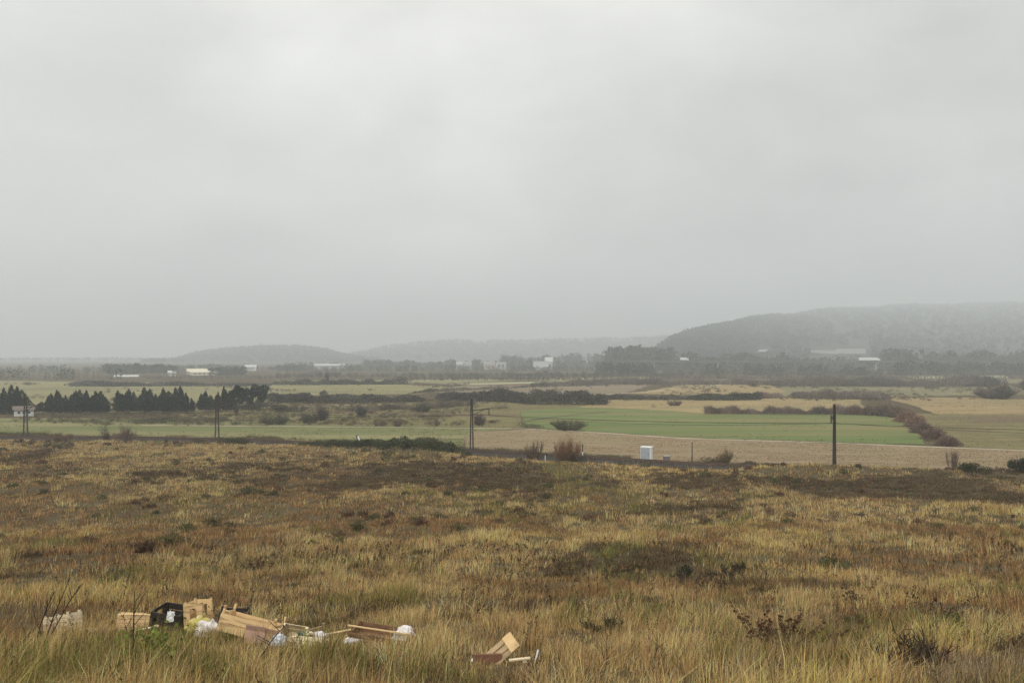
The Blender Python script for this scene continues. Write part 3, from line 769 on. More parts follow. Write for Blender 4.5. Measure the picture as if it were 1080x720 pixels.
DIAG = [(1000, 470, 27, 12), (985, 463, 29, 13), (972, 456.5, 26, 13), (966, 450, 24, 13), (957, 445, 28, 13), (948, 440, 26, 13), (932, 438.5, 30, 13), (916, 437.5, 26, 11), (900, 437, 24, 10)]
ORD = ['first', 'second', 'third', 'fourth', 'fifth', 'sixth', 'seventh', 'eighth', 'ninth', 'tenth', 'eleventh', 'twelfth', 'thirteenth', 'fourteenth', 'fifteenth']
for i, (px, py, wpx, hpx) in enumerate(DIAG):
    c = [(.095, .075, .062), (.105, .08, .066), (.10, .082, .068), (.13, .095, .072), (.125, .09, .07), (.085, .075, .06), (.08, .07, .058), (.09, .075, .06), (.10, .08, .068)][i]
    c = (c[0] * 1.65, c[1] * 1.42, c[2] * 1.3)
    x, Y = plain_at(px, py); k = Y / FPX; rx = wpx * k / 2; h = hpx * k
    t = empty('hedgerow_bush', (x, Y, 0)); tag(t, f'{ORD[i]} bush from the near end of the brown slanting hedgerow beside the green field', 'bush', 'bushes of the slanting hedgerow')
    rg = np.random.default_rng(300 + i); v = Veg(); nn = 2600
    d = rg.normal(size=(nn, 3)); d /= np.linalg.norm(d, axis=1)[:, None]; d[:, 2] = np.abs(d[:, 2])
    bump = 0.8 + 0.4 * vnoise(d[:, 0] * 3 + i * 5, d[:, 1] * 3 + d[:, 2] * 2, 4)
    p0 = d * np.array([rx, rx * 1.1, h])[None] * (rg.uniform(.3, .85, nn) * bump)[:, None]
    p1 = p0 + (d + rg.normal(0, .5, (nn, 3))) * (h * .16)
    v.twigs(rg, p0, p1, rg.uniform(.05, .13, nn), vary(rg, c, nn, .25))
    v.build('twigs', M_TWIG, t); link('twigs', stems_mesh('stem', 300 + i, rx, rx, h, 7, .07), M_BARK, t)

# scattered tufts and scrub on the plain (uncountable)
rng = np.random.default_rng(66); v = Veg()
n = 26000; yy = 112 + 330 * rng.uniform(0, 1, n) ** 1.5; xx = rng.uniform(-.78, .78, n) * yy
pyy = CY + FPX * H / yy; pxx = CX + FPX * xx / yy
dens = fbm(xx / 16, yy / 16, 91)
green = (pxx > 545) & (pxx < 975) & (pyy > 430) & (pyy < 463 + (pxx - 720) * .03)
stub = (pyy > 455 + (pxx - 500) * .033) & (pxx > 494)
keep = (yy > ytrack(xx) + 5) & ~stub & (dens + rng.normal(0, .12, n) > np.where(green, .72, .54))
xx, yy = xx[keep], yy[keep]; n = len(xx)
cols_ = np.array([(.19, .165, .085), (.15, .145, .07), (.24, .20, .11), (.15, .12, .08)])
for rep in range(5):
    pos = np.stack([xx + rng.normal(0, .25, n), yy + rng.normal(0, .25, n), np.full(n, .02)], 1)
    v.blades(rng, pos, rng.uniform(0, 6.28, n), rng.uniform(.1, .8, n), rng.uniform(.1, .4, n), rng.uniform(.05, .11, n), vary(rng, cols_[rng.integers(0, 4, n)], n, .2))
tag(v.build('rough_grass', M_GRASS), kind='stuff')

rng = np.random.default_rng(67); v = Veg(); n = 9000
vx = rng.uniform(-120, 85, n); sv = rng.uniform(3.0, 9.5, n); vy = ytrack(vx) + sv * 1.1
nz = fbm(vx / 5, vy / 3, 44); ok = nz + rng.normal(0, .08, n) > .42; vx, vy, nz = vx[ok], vy[ok], nz[ok]; n = len(vx)
vc = np.where((nz > .56)[:, None], np.array([[.11, .10, .05]]), np.array([[.30, .225, .12]]))
for rep_ in range(9):
    pos = np.stack([vx + rng.normal(0, .22, n), vy + rng.normal(0, .22, n), height(vx, vy) - .03], 1)
    v.blades(rng, pos, rng.uniform(0, 6.28, n), rng.uniform(.1, .7, n), rng.uniform(.12, .42, n) * (1 + (nz > .56)), rng.uniform(.03, .06, n), np.clip(vc * np.exp(rng.normal(0, .25, (n, 1))), .01, .6))
tag(v.build('verge_grass', M_GRASS), kind='stuff')

rng = np.random.default_rng(68); v = Veg(); n = 8500
py_ = rng.uniform(404.5, 449, n); Y_ = FPX * H / (py_ - CY); px_ = rng.uniform(-40, 1130, n); X_ = xat(px_, Y_)
mass = fbm(X_ / 22, Y_ / 40, 140) + .10 * ((px_ > 180) & (px_ < 560) & (py_ > 423)) - .35 * ((px_ > 535) & (py_ > 423)) - .05 * (px_ < 200)
k = mass + rng.normal(0, .05, n) > .605; X_, Y_, px_ = X_[k], Y_[k], px_[k]; n = len(X_)
hh = rng.uniform(.35, 1.3, n) * (.6 + Y_ / 500); ww_ = hh * rng.uniform(.8, 2.0, n)
cc = np.array([(.11, .085, .055), (.085, .08, .045), (.13, .095, .07), (.10, .095, .055)])[rng.integers(0, 4, n)] * np.exp(rng.normal(0, .2, (n, 1)))
for rep_ in range(46):
    p0 = np.stack([X_ + rng.normal(0, .3, n) * ww_, Y_ + rng.normal(0, .3, n) * ww_, hh * rng.uniform(0, .55, n)], 1)
    p1 = p0 + np.stack([rng.normal(0, .28, n) * hh, rng.normal(0, .28, n) * hh, rng.uniform(.1, .5, n) * hh], 1)
    v.twigs(rng, p0, p1, .00022 * Y_ * rng.uniform(.7, 1.6, n), np.clip(cc * np.exp(rng.normal(0, .25, (n, 1))), .01, .5))
tag(v.build('field_scrub', M_TWIG), kind='stuff')

rng = np.random.default_rng(69); v = Veg(); n = 60000
px_ = rng.uniform(490, 1130, n); py_ = rng.uniform(456, 500, n); lo = np.interp(px_, [490, 556, 640, 720, 860, 1000, 1180], [457, 453.5, 458, 463.5, 467.8, 473, 479.5])
k = py_ > lo; px_, py_ = px_[k], py_[k]; Y_ = FPX * H / (py_ - CY); X_ = xat(px_, Y_); k = Y_ > ytrack(X_) + 8
X_, Y_ = X_[k], Y_[k]; Y_ = np.round(Y_ / .8) * .8 + rng.normal(0, .08, len(Y_)); n = len(X_); d_ = fbm(X_ / 9, Y_ / 2.5, 150); k = d_ + rng.normal(0, .1, n) > .47; X_, Y_ = X_[k], Y_[k]; n = len(X_)
sc_ = np.where((rng.uniform(0, 1, n) < .12)[:, None], np.array([[.12, .10, .05]]), np.array([[.40, .31, .19]]))
for rep_ in range(3):
    v.blades(rng, np.stack([X_ + rng.normal(0, .1, n), Y_ + rng.normal(0, .05, n), np.full(n, .04)], 1), rng.uniform(0, 6.28, n), rng.uniform(.1, .9, n), rng.uniform(.06, .22, n), rng.uniform(.03, .07, n), np.clip(sc_ * np.exp(rng.normal(0, .2, (n, 1))), .01, .6))
tag(v.build('stubble', M_GRASS), kind='stuff')

# ------------------------------------------------------------------ cypress rows
def cypress_mesh(seed, r, h, col, n=1500, point=1.0):
    rng = np.random.default_rng(seed); v = Veg()
    u = rng.uniform(0.02, 1, n); a = rng.uniform(0, 6.283, n)
    sp_ = rng.integers(0, 4, n); ox = np.r_[0, rng.uniform(-.62, .62, 3)][sp_] * r; oy = np.r_[0, rng.uniform(-.5, .5, 3)][sp_] * r
    sh = np.r_[1, rng.uniform(.55, .95, 3)][sp_]; sr = np.r_[.72, rng.uniform(.45, .7, 3)][sp_]
    prof = np.minimum(1, (u / .12) ** .6) * np.maximum((1 - u ** (2.4 * point)) ** 1.1, .22 * (1 - u))
    lump = .55 + .85 * vnoise(a * 1.3 + seed, u * 9, seed)
    rad = r * prof * lump * rng.uniform(.45, 1.05, n) ** .7 + .05
    rad = rad * sr
    P = np.stack([np.cos(a) * rad + ox, np.sin(a) * rad + oy, .25 + u * h * sh * (1 - .04 * rng.uniform(0, 1, n))], 1)
    v.leaves(rng, P, rng.uniform(.3, .75, n), vary(rng, col, n, .28))
    m_ = n // 3      # upward spray tips
    v.twigs(rng, P[:m_], P[:m_] + np.stack([np.cos(a[:m_]) * .18, np.sin(a[:m_]) * .18, rng.uniform(.3, .8, m_)], 1), np.full(m_, .14), vary(rng, col, m_, .25))
    return v.mesh('crown')
def cyp_variant(seed, r, h, point):
    t = empty('cypress_tree'); o = link('crown', cypress_mesh(seed, r, h, (.030, .040, .028), 2400, point), M_LEAF, t)
    MB().tube([(0, 0, -.2), (0, 0, h * .3), (0, 0, h * .8)], [.2, .15, .04], 7).build('trunk', M_BARK, t)
    return t
CV = [cyp_variant(41 + i, r, 8.0, p) for i, (r, p) in enumerate([(1.8, 1.2), (2.4, 1.5), (1.5, 1.3), (2.9, 1.9), (2.2, 1.0), (2.6, 1.1), (1.9, 1.7)])]
used = set()
GROUPS = [('in the clump behind the white farmhouse', [(-14, 408, 3), (-5, 407, 1), (4, 408, 0), (12, 406.5, 4), (18, 409, 2), (23, 408.5, 2)], 436.5),
          ('in the clump just right of the white farmhouse', [(54, 413, 1), (60, 411, 1), (64, 415, 3), (69, 416, 4), (75, 415, 1), (80, 411.5, 3), (84, 409.5, 2), (91, 412, 0), (97, 417, 4), (101, 411.5, 2), (106, 412, 1), (111, 418, 3)], 435.5),
          ('in the long middle clump', [(124, 413, 1), (129, 415, 3), (136, 408, 2), (141, 411.5, 4), (147, 417, 3), (152, 409.5, 0), (158, 411, 2), (164, 414, 1), (172, 407.5, 1), (178, 412, 4), (185, 409, 3), (190, 408, 0), (196, 413, 1), (202, 418, 3)], 434.5),
          ('in the clump behind the second mast', [(212, 413, 1), (217, 411, 1), (222, 415, 4), (230, 411.5, 0), (236, 407, 2), (242, 411, 4)], 432.8)]
for gi, (where, lst, base) in enumerate(GROUPS):
    for i, (px, tp, k) in enumerate(lst):
        py = base + random.uniform(-.5, .4); x, Y = plain_at(px, py); h = zat(tp, Y) * random.uniform(.9, 1.06)
        k = (k + i * 3) % 7
        t = CV[k] if k not in used else copy_thing(CV[k]); used.add(k)
        t.location = (x, Y, 0); s = h / 8.35; t.scale = (s * random.uniform(.95, 1.25), s * 1.05, s); t.rotation_euler.z = random.uniform(0, 6.28)
        tag(t, f'dark cypress, {ORD[i]} from the left {where}', 'tree', 'cypresses in rows on the plain')
def round_tree(name, px, base, top, wpx, col, label, seed, n=2600, leaf=.55, Y=None, group=None, nolobes=14):
    x, Y = plain_at(px, base); h = zat(top, Y); k = Y / FPX; rx = wpx * k / 2
    rng = np.random.default_rng(seed); v = Veg()
    lc = np.stack([rng.uniform(-.62, .62, nolobes) * rx, rng.uniform(-.62, .62, nolobes) * rx, rng.uniform(.28, .8, nolobes) * h], 1)
    lr = rng.uniform(.3, .46, nolobes) * rx; kk = rng.integers(0, nolobes, n)
    d = rng.normal(size=(n, 3)); d /= np.linalg.norm(d, axis=1)[:, None]
    P = lc[kk] + d * (lr[kk] * rng.uniform(.4, 1.05, n) ** .6)[:, None]; P[:, 2] = np.clip(P[:, 2], .15 * h, None)
    tint = np.exp(rng.normal(0, .2, nolobes))[kk][:, None]
    v.leaves(rng, P, rng.uniform(.6, 1.4, n) * leaf, vary(rng, col, n, .25) * tint)
    t = empty(name, (x, Y, 0)); tag(t, label, 'tree', group)
    v.build('crown', M_LEAF, t)
    mb = MB().tube([(0, 0, -.2), (0, 0, h * .3), (.1, 0, h * .6)], [.035 * h, .028 * h, .01 * h], 7)
    for q in range(4): mb.tube([(0, 0, h * .25), (math.cos(q * 1.6) * rx * .4, math.sin(q * 1.6) * rx * .4, h * .55)], [.018 * h, .006 * h], 5)
    mb.build('trunk', M_BARK, t)
    return t
round_tree('evergreen_tree', 250, 432.5, 403, 15, (.030, .040, .028), 'tall dark evergreen left of the broad tree ending the cypress row', 401, 2400)
round_tree('evergreen_tree', 262, 432, 406, 13, (.030, .040, .028), 'middle dark evergreen squeezed next to the broad tree of the cypress row', 402, 2000)
round_tree('evergreen_tree', 272, 432, 402, 21, (.030, .040, .027), 'broad dark evergreen ending the cypress row on the right', 403, 3200)
round_tree('small_tree', 45, 436, 423, 12, (.05, .055, .04), 'small dark tree right of the white farmhouse', 404, 1200, .4)
round_tree('small_tree', 36, 436.5, 425, 12, (.085, .075, .06), 'small brown tree touching the white farmhouse on its right', 405, 1000, .4)

# ------------------------------------------------------------------ buildings
m_glass = surf_mat('dark_glass', (.03, .035, .04), (.05, .055, .06), 2, .2, .5)
def house(name, px0, px1, base, top, Y, wallc, roofc, label, roof='gable', depth=8.0, nwin=3, cat='building', eave=.62, group=None, z0=0.0, rz=0.0, stripe=None, doorw=1.0):
    k = Y / FPX; wdt = (px1 - px0) * k; x = xat((px0 + px1) / 2, Y); h = zat(top, Y) - z0
    t = empty(name, (x, Y + depth / 2, z0), math.atan2(-x, Y) + rz); tag(t, label, cat, group)
    hw = h * (eave if roof == 'gable' else .93)
    wm = surf_mat('wall_' + name, tuple(c * .92 for c in wallc), wallc, .8, .85, .15)
    rm = surf_mat('roof_' + name, tuple(c * .85 for c in roofc), roofc, 1.2, .8, .15)
    MB().box((0, 0, hw / 2 - .2), (wdt, depth, hw + .4)).build('wall', wm, t)
    if roof == 'gable':
        r = MB(); o_ = .35
        r.v = [(-wdt / 2 - o_, -depth / 2 - o_, hw - .1), (wdt / 2 + o_, -depth / 2 - o_, hw - .1), (wdt / 2 + o_, depth / 2 + o_, hw - .1), (-wdt / 2 - o_, depth / 2 + o_, hw - .1), (-wdt / 2 - o_, 0, h), (wdt / 2 + o_, 0, h)]
        r.f = [(0, 1, 5, 4), (2, 3, 4, 5), (1, 2, 5), (3, 0, 4), (3, 2, 1, 0)]
        ro = r.build('roof', rm, t)
    else:
        ro = MB().box((0, 0, hw + h * .035), (wdt + .5, depth + .5, h * .07)).build('roof', rm, t)
    ww_ = wdt / (nwin * 2 + 1)
    for i in range(nwin):
        xx_ = -wdt / 2 + wdt * (i + 1) / (nwin + 1)
        f_ = MB().box((xx_, -depth / 2 - .02, hw * .55), (min(ww_, 2.4) * .9 + .16, .09, hw * .34)).build('window', m_conc, t)
        MB().box((xx_, -depth / 2 - .075, hw * .55), (min(ww_, 2.4) * .9, .05, hw * .34 - .16)).build('pane', m_glass, f_)
    dx = -wdt / 2 + wdt * (max(nwin, 1) - .5) / (nwin + 1)
    MB().box((dx, -depth / 2 - .03, min(1.05, hw * .4)), (doorw, .08, min(2.1, hw * .8))).build('door', m_greyp, t)
    return t
m_glass = surf_mat('dark_glass', (.03, .035, .04), (.05, .055, .06), 2, .2, .5)
WH = (.58, .58, .565); PALE = (.50, .50, .48); CREAM = (.62, .58, .42); TILE = (.155, .13, .11); GREYR = (.26, .26, .25)
house('farmhouse', 11, 29, 437.6, 428.4, 208, (.60, .60, .57), TILE, 'small white farmhouse with a brown tiled roof by the cypresses', depth=4.2, nwin=3, eave=.68)
_f = bpy.data.objects['farmhouse']
house('shed', 117, 140, 400, 395.6, 600, WH, (.62, .62, .60), 'long low white shed left of the far dark wood', nwin=4, depth=14, eave=.5, z0=0)
house('farm_building', 175.5, 179, 0, 390.8, 640, WH, PALE, 'tall narrow white far building, left of two', nwin=1, depth=6)
house('farm_building', 180, 184, 0, 391.5, 644, PALE, GREYR, 'grey far building just right of the tall narrow white one', nwin=1, depth=6)
house('warehouse', 192, 212, 0, 388.8, 690, (.42, .40, .34), CREAM, 'far shed with a cream roof, standing behind the longer cream warehouse', nwin=3, depth=24, eave=.55)
house('warehouse', 198, 225, 0, 391.0, 660, CREAM, (.66, .62, .52), 'long cream warehouse in the left distance', nwin=5, depth=16, eave=.72)
house('shed', 256, 268, 0, 384.6, 840, WH, PALE, 'small white far shed below the left hill', nwin=2, depth=12, z0=1)
house('house', 235, 239, 0, 387.5, 700, PALE, GREYR, 'tiny grey house between the cream warehouse and the small white shed', nwin=1, depth=8, z0=0)
house('shed', 330, 362, 0, 383.4, 1000, (.42, .42, .41), (.42, .42, .41), 'very long pale shed below the gap between the hills', nwin=0, depth=20, z0=0)
house('house', 481, 488, 0, 381, 960, (.36, .36, .35), (.36, .35, .33), 'pale house with a low roof, left of two in the middle distance', nwin=2, depth=10, z0=0)
house('house', 489, 497, 0, 381.2, 965, (.40, .40, .38), GREYR, 'pale house with a grey roof, right of two in the middle distance', nwin=2, depth=10, z0=0)
house('house', 510, 522, 0, 381.0, 960, (.46, .36, .30), GREYR, 'reddish far house joined to the bright white building', nwin=3, depth=10, z0=0)
house('house', 522.6, 534, 0, 381.4, 955, (.46, .46, .45), (.38, .38, .37), 'white far building right of the reddish house', nwin=2, depth=10, z0=0, roof='flat')
house('house', 575, 583, 0, 376.4, 960, PALE, (.5, .5, .48), 'grey house with a pale roof above the white factory hall', nwin=2, depth=10, z0=0)
house('factory_hall', 562.5, 578.5, 0, 380.6, 940, (.56, .57, .57), (.5, .5, .5), 'bright white flat factory hall in the middle distance', nwin=0, depth=14, z0=0, roof='flat')
house('hut', 482.8, 485.2, 0, 414, 320, WH, PALE, 'tiny white hut at the left end of the tall dark hedge', nwin=1, depth=1.2, roof='flat', doorw=.4)

# motorway viaduct with two lorries
m_deck = surf_mat('weathered_concrete', (0.085, 0.088, 0.085), (0.13, 0.13, 0.125), .5, .9, .1)
def vd(px):  # depth of the deck in direction px
    return 800 - (px - 690) * .12
t = empty('viaduct', (xat(830, 780), 780, 0)); tag(t, 'long low motorway viaduct on pale piers in front of the wooded hill', 'bridge')
org = Vector(t.location)
deck_z = 10.6
A = Vector((xat(650, vd(650)), vd(650), deck_z)); B = Vector((xat(1150, vd(1150)), vd(1150), deck_z - .6))
mb = MB(); mb.bar(A - org, B - org, 11.0, 1.1); 
mb2 = MB(); side = (B - A).normalized().cross(Vector((0, 0, 1)))
def bar_h(mbx, a, b, wid, hgt):
    rot = Matrix.Rotation(math.atan2((b - a).y, (b - a).x), 3, 'Z')
    mbx.box((a + b) / 2, ((b - a).length, wid, hgt), rot)
mb = MB(); bar_h(mb, A - org, B - org, 11, .8); mb.build('deck', m_deck, t)
for s in (-1, 1):
    q = MB(); bar_h(q, A - org + side * s * 5.4 + Vector((0, 0, .7)), B - org + side * s * 5.4 + Vector((0, 0, .7)), .25, .6); q.build('parapet', m_deck, t)
for px in (692, 763.5, 829, 878, 932.5, 990, 1048):
    u = (px - 650) / 500; p = A.lerp(B, u) - org
    q = MB(); hh = deck_z - .5
    q.box((p.x, p.y, hh / 2 - .2), (1.5, 5.5, hh + .4)); q.box((p.x, p.y, hh - .5), (2.4, 9.0, .8)); q.build('pier', m_conc, t)
def lorry(px0, px1, label, boxh):
    pm = (px0 + px1) / 2; u = (pm - 650) / 500; p = A.lerp(B, u); L_ = (px1 - px0) * p.y / FPX
    t = empty('lorry', (p.x, p.y - 2.2, p.z + .56), math.atan2((B - A).y, (B - A).x)); tag(t, label, 'lorry')
    MB().box((-.9, 0, 1.15 + boxh / 2), (L_ - 2.2, 2.5, boxh)).build('cargo_box', m_white, t, bevel=.05)
    c = MB(); c.box((L_ / 2 - .95, 0, 1.75), (1.9, 2.4, 2.3), taper=.93); cab = c.build('cab', m_white, t, bevel=.1)
    MB().box((L_ / 2 - .01, 0, 2.2), (.1, 2.0, .8)).build('windscreen', m_glass, cab)
    MB().box((0, 0, .85), (L_ - .6, 1.0, .35)).build('chassis', m_dark, t)
    for xw in (-L_ / 2 + 1.2, -L_ / 2 + 2.5, L_ / 2 - 1.3):
        for s in (-1, 1):
            MB().tube([(xw, s * .95, .5), (xw, s * 1.25, .5)], [.5, .5], 12).build('wheel', m_dark, t)
lorry(721.5, 730.5, 'short white lorry driving on the left part of the viaduct', 2.5)
lorry(915, 936, 'long white articulated lorry driving on the right part of the viaduct', 2.7)
# power pylon on the right
x = xat(1057, 1050); t = empty('pylon', (x, 1050, 16)); tag(t, 'slim pale pylon before the wooded hill at right', 'pylon')
mb = MB(); hh = zat(354, 1050) - 16
for sx in (-1, 1):
    for sy in (-1, 1): mb.bar((sx * 1.2, sy * 1.2, -1), (sx * .2, sy * .2, hh), .22)
for k in range(9):
    za, zb = hh * k / 9, hh * (k + 1) / 9; wa, wb = 1.2 - za / hh, 1.2 - zb / hh
    for sy in (-1, 1): mb.bar((-wa, sy * wa, za), (wb, sy * wb, zb), .12)
mb.build('tower', m_conc, t)
for z_ in (.8, .92): MB().box((0, 0, hh * z_), (5.0, .3, .3)).build('crossarm', m_conc, t)

# ------------------------------------------------------------------ hills and far woods
m_hill = surf_mat('forest_floor', (.035, .038, .025), (.06, .06, .04), .02, .95, .05, 6, coord='World')
def hill(name, prof, Yf, Yr, seed, ntree, size, col, base=0.0, shape=1.0, clear=()):
    """prof: list (px, py of the ridge); Yf/Yr: functions px -> foot and ridge depth"""
    pxs = np.array([p for p, _ in prof], float); pys = np.array([q for _, q in prof], float)
    us = np.linspace(pxs[0], pxs[-1], 120); vs = np.r_[np.linspace(0, 1, 26), np.linspace(1.06, 1.8, 8)]
    yr = np.array([Yr(u) for u in us]); yf = np.array([Yf(u) for u in us])
    zr = H - (np.interp(us, pxs, pys) - CY) / FPX * yr - base
    zr = np.maximum(zr, .5)
    VV = []
    def surf(u_i, v):
        vv = np.minimum(v, 1); fall = np.where(v > 1, 1 - ((v - 1) / .8) ** 1.5, 1)
        s = np.sin(vv * math.pi / 2) ** (1.2 * shape)
        Y = np.interp(u_i, us, yf) * (1 - v) + np.interp(u_i, us, yr) * v
        ang = (u_i - CX) / FPX
        bump = (fbm(u_i / 40, v * 3, seed) - .5) * .22 * s * (1 - vv * .8)
        z = np.interp(u_i, us, zr) * (s * fall + bump) - 1.0
        return ang * Y, Y, z
    def site(px, py):
        vv_ = np.linspace(0.01, .9, 900); a_, b_, c_ = surf(np.full(900, float(px)), vv_)
        k_ = np.nonzero(CY + FPX * (H - c_) / b_ <= py)[0]; k_ = k_[0] if len(k_) else 20
        return float(vv_[k_]), float(a_[k_]), float(b_[k_]), float(c_[k_])
    surf.site = site
    UU, WW = np.meshgrid(us, vs)
    X, Y, Z = surf(UU, WW); nr, nc = X.shape
    V = np.stack([X, Y, Z], 2).reshape(-1, 3)
    ii = (np.arange(nr - 1)[:, None] * nc + np.arange(nc - 1)[None, :]).ravel()
    T = np.concatenate([np.stack([ii, ii + 1, ii + nc + 1], 1), np.stack([ii, ii + nc + 1, ii + nc], 1)])
    o = link(name, big_mesh(name, V, T, None, True), m_hill); tag(o, kind='structure')
    rng = np.random.default_rng(seed); v = Veg()
    tu = rng.uniform(pxs[0], pxs[-1], ntree); tv = rng.uniform(.02, 1.02, ntree)
    dens = fbm(tu / 30, tv * 4, seed + 5); keep = dens > .22
    for c0, c1, cpy in clear:
        vb = site((c0 + c1) / 2, cpy)[0]; keep &= ~((tu > c0 - 3) & (tu < c1 + 3) & (tv > vb - .05) & (tv < vb + .05))
    tu, tv = tu[keep], tv[keep]
    X, Y, Z = surf(tu, tv); nt_ = len(tu)
    th = size * rng.uniform(.8, 1.12, nt_) * (.8 + .4 * fbm(tu / 12, tv * 8, seed + 9)); tr_ = th * rng.uniform(.32, .55, nt_)
    tcol = vary(rng, col, nt_, .1, .04)
    for k in range(12):
        d = rng.normal(size=(nt_, 3)); d /= np.linalg.norm(d, axis=1)[:, None]
        P = np.stack([X, Y, Z], 1) + np.stack([np.zeros(nt_), np.zeros(nt_), th * .55], 1) + d * np.stack([tr_, tr_, th * .42], 1) * rng.uniform(.5, 1, (nt_, 1))
        v.leaves(rng, P, tr_ * rng.uniform(.7, 1.2, nt_), tcol * np.exp(rng.normal(0, .15, (nt_, 1))))
    tag(v.build('hillside_forest', M_LEAF), kind='stuff')
    return surf
CLEAR = [(856, 915, 373.2), (800, 812, 371.5), (1065, 1073, 376.4)]
RIGHT_HILL = hill('hill', [(694, 371), (708, 361), (724, 354), (745, 348.5), (780, 342), (820, 337), (860, 333), (940, 330), (1000, 328), (1080, 327), (1200, 326), (1400, 335), (1600, 350)],
     lambda u: 1060 + max(0, 740 - u) * 3, lambda u: float(np.interp(u, [690, 760, 860, 1000, 1600], [1450, 2100, 3900, 5300, 5400])), 511, 16000, 13, (.032, .046, .038), 0, 1.0, CLEAR)
hill('hill', [(150, 386), (185, 380), (205, 374), (235, 370), (270, 367.5), (310, 366.5), (340, 369.5), (365, 376), (400, 381)],
     lambda u: 1900, lambda u: 2500, 521, 1600, 12, (.05, .055, .042), 0, .9)
hill('hill', [(350, 380), (375, 374), (410, 367), (445, 363), (480, 361.5), (540, 361), (600, 360), (690, 358), (760, 352), (900, 350)],
     lambda u: 2500, lambda u: 3500, 531, 2400, 16, (.05, .055, .042), 0, .9)
hill('hill', [(-700, 372), (-300, 374), (-40, 379), (60, 380.5), (150, 382)], lambda u: 2400, lambda u: 3300, 541, 1400, 14, (.05, .055, .042), 0, .9)

def on_hill(px0, px1, base_py, *a, **k):
    v_, x_, y_, z_ = RIGHT_HILL.site((px0 + px1) / 2, base_py)
    return y_, z_
y_, z_ = on_hill(856, 915, 373.2)
house('factory_hall', 856, 886, 0, 369.2, y_, (.36, .36, .35), (.46, .46, .45), 'long pale hall under the wooded hill, lower left section', nwin=0, depth=24, z0=z_ - .6, roof='flat')
house('factory_hall', 886.5, 915, 0, 367.6, y_ + 2, (.38, .38, .37), (.48, .48, .47), 'long pale hall under the wooded hill, taller right section', nwin=0, depth=24, z0=z_ - .6, roof='flat')
y_, z_ = on_hill(800, 812, 371.5)
house('house', 800, 812, 0, 368.8, y_, (.46, .46, .45), PALE, 'small pale house at the foot of the wooded hill', nwin=2, depth=10, z0=z_ - .5)
y_, z_ = on_hill(1065, 1073, 376.4)
house('house', 1065.5, 1072, 0, 373.4, y_, (.72, .74, .73), PALE, 'small white house near the right edge below the wooded hill', nwin=2, depth=9, z0=z_ - .5)
_, xp, yp, zp = RIGHT_HILL.site(1057, 379)
PYL = bpy.data.objects['pylon']; PYL.location = (xp, yp, zp - .5); PYL.scale = ((yp / 1050),) * 3
def wood(px0, px1, base_py, top_lo, top_hi, n, col, seed, conif=.4, spread=40, amt=.3, zoff=0.0, leafk=1.0):
    """a far wood that reads as one mass"""
    rng = np.random.default_rng(seed); v = Veg()
    px = rng.uniform(px0, px1, n); Y0 = FPX * H / (base_py - CY); Y = Y0 + rng.uniform(0, spread, n); X = xat(px, Y)
    nz = fbm(px / 14, px * 0 + seed, seed, 3); th = np.array([zat(tp, y) for tp, y in zip(top_hi + (top_lo - top_hi) * nz, Y)]) * rng.uniform(.72, 1.08, n) - zoff
    th = np.maximum(th, 1.5)
    con = rng.uniform(0, 1, n) < conif; tr_ = th * np.where(con, .2, .42) * rng.uniform(.8, 1.2, n)
    tcol = vary(rng, col, n, amt, .1)
    for k in range(46):
        u = rng.uniform(.03, 1, n); a = rng.uniform(0, 6.283, n)
        pr = np.where(con, (1 - u) ** .8 + .06, np.sqrt(np.clip(1 - (2 * u - 1) ** 2, .03, 1)))
        rr = tr_ * pr * rng.uniform(.4, 1.05, n)
        P = np.stack([X + np.cos(a) * rr, Y + np.sin(a) * rr, zoff + u * th], 1)
        v.leaves(rng, P, np.maximum(tr_ * .5, .4) * rng.uniform(.6, 1.2, n) * leafk, tcol * np.exp(rng.normal(0, .14, (n, 1))))
    tag(v.build('woodland', M_LEAF), kind='stuff')
EVG = (.042, .05, .035); DEC = (.085, .078, .06)
wood(-260, 145, 393.5, 392, 381, 260, EVG, 601, .35, 120)
wood(-200, 130, 400.5, 394, 386, 120, EVG, 602, .8, 30)
wood(108, 186, 394, 386, 381.5, 160, EVG, 603, .05, 80)
wood(186, 330, 391, 389, 381.5, 230, (.06, .065, .05), 604, .3, 120)
wood(222, 262, 396, 389, 384, 60, EVG, 612, .2, 40)
wood(150, 300, 400, 398, 395, 170, (.10, .085, .075), 605, .1, 60)
wood(300, 400, 387.5, 385, 380, 170, EVG, 606, .4, 120)
wood(385, 505, 388, 384, 377.5, 260, EVG, 607, .45, 110)
wood(290, 560, 399, 397, 392, 300, DEC, 608, .1, 60)
wood(500, 700, 388.5, 384, 377, 380, EVG, 609, .5, 140)
wood(530, 640, 386.5, 379, 370, 190, EVG, 610, .45, 140)
wood(640, 712, 391, 372, 364, 170, EVG, 611, .6, 140)
wood(700, 830, 391.5, 380, 370, 260, EVG, 613, .3, 110)
wood(290, 720, 391.6, 387.6, 383.4, 380, (.06, .062, .05), 620, .15, 30)
wood(300, 720, 397.5, 394.5, 391, 330, (.055, .056, .046), 630, .15, 40)
wood(430, 700, 401.5, 399.6, 396.5, 260, (.08, .072, .058), 631, .05, 30)
wood(560, 720, 399, 396, 390, 260, DEC, 614, .1, 60)
wood(700, 1120, 396.5, 393, 387, 520, DEC, 615, .1, 60)
wood(830, 1130, 391.5, 383, 372, 420, EVG, 616, .2, 140)
wood(930, 1130, 391, 378, 366, 220, EVG, 617, .2, 60)
wood(945, 1140, 395.5, 386, 379, 230, EVG, 621, .25, 30)
wood(630, 690, 395.5, 386, 380, 80, EVG, 622, .3, 30)
wood(745, 760, 396, 388, 383, 14, EVG, 623, .2, 20)
wood(785, 822, 396, 388, 382, 36, EVG, 624, .3, 20)
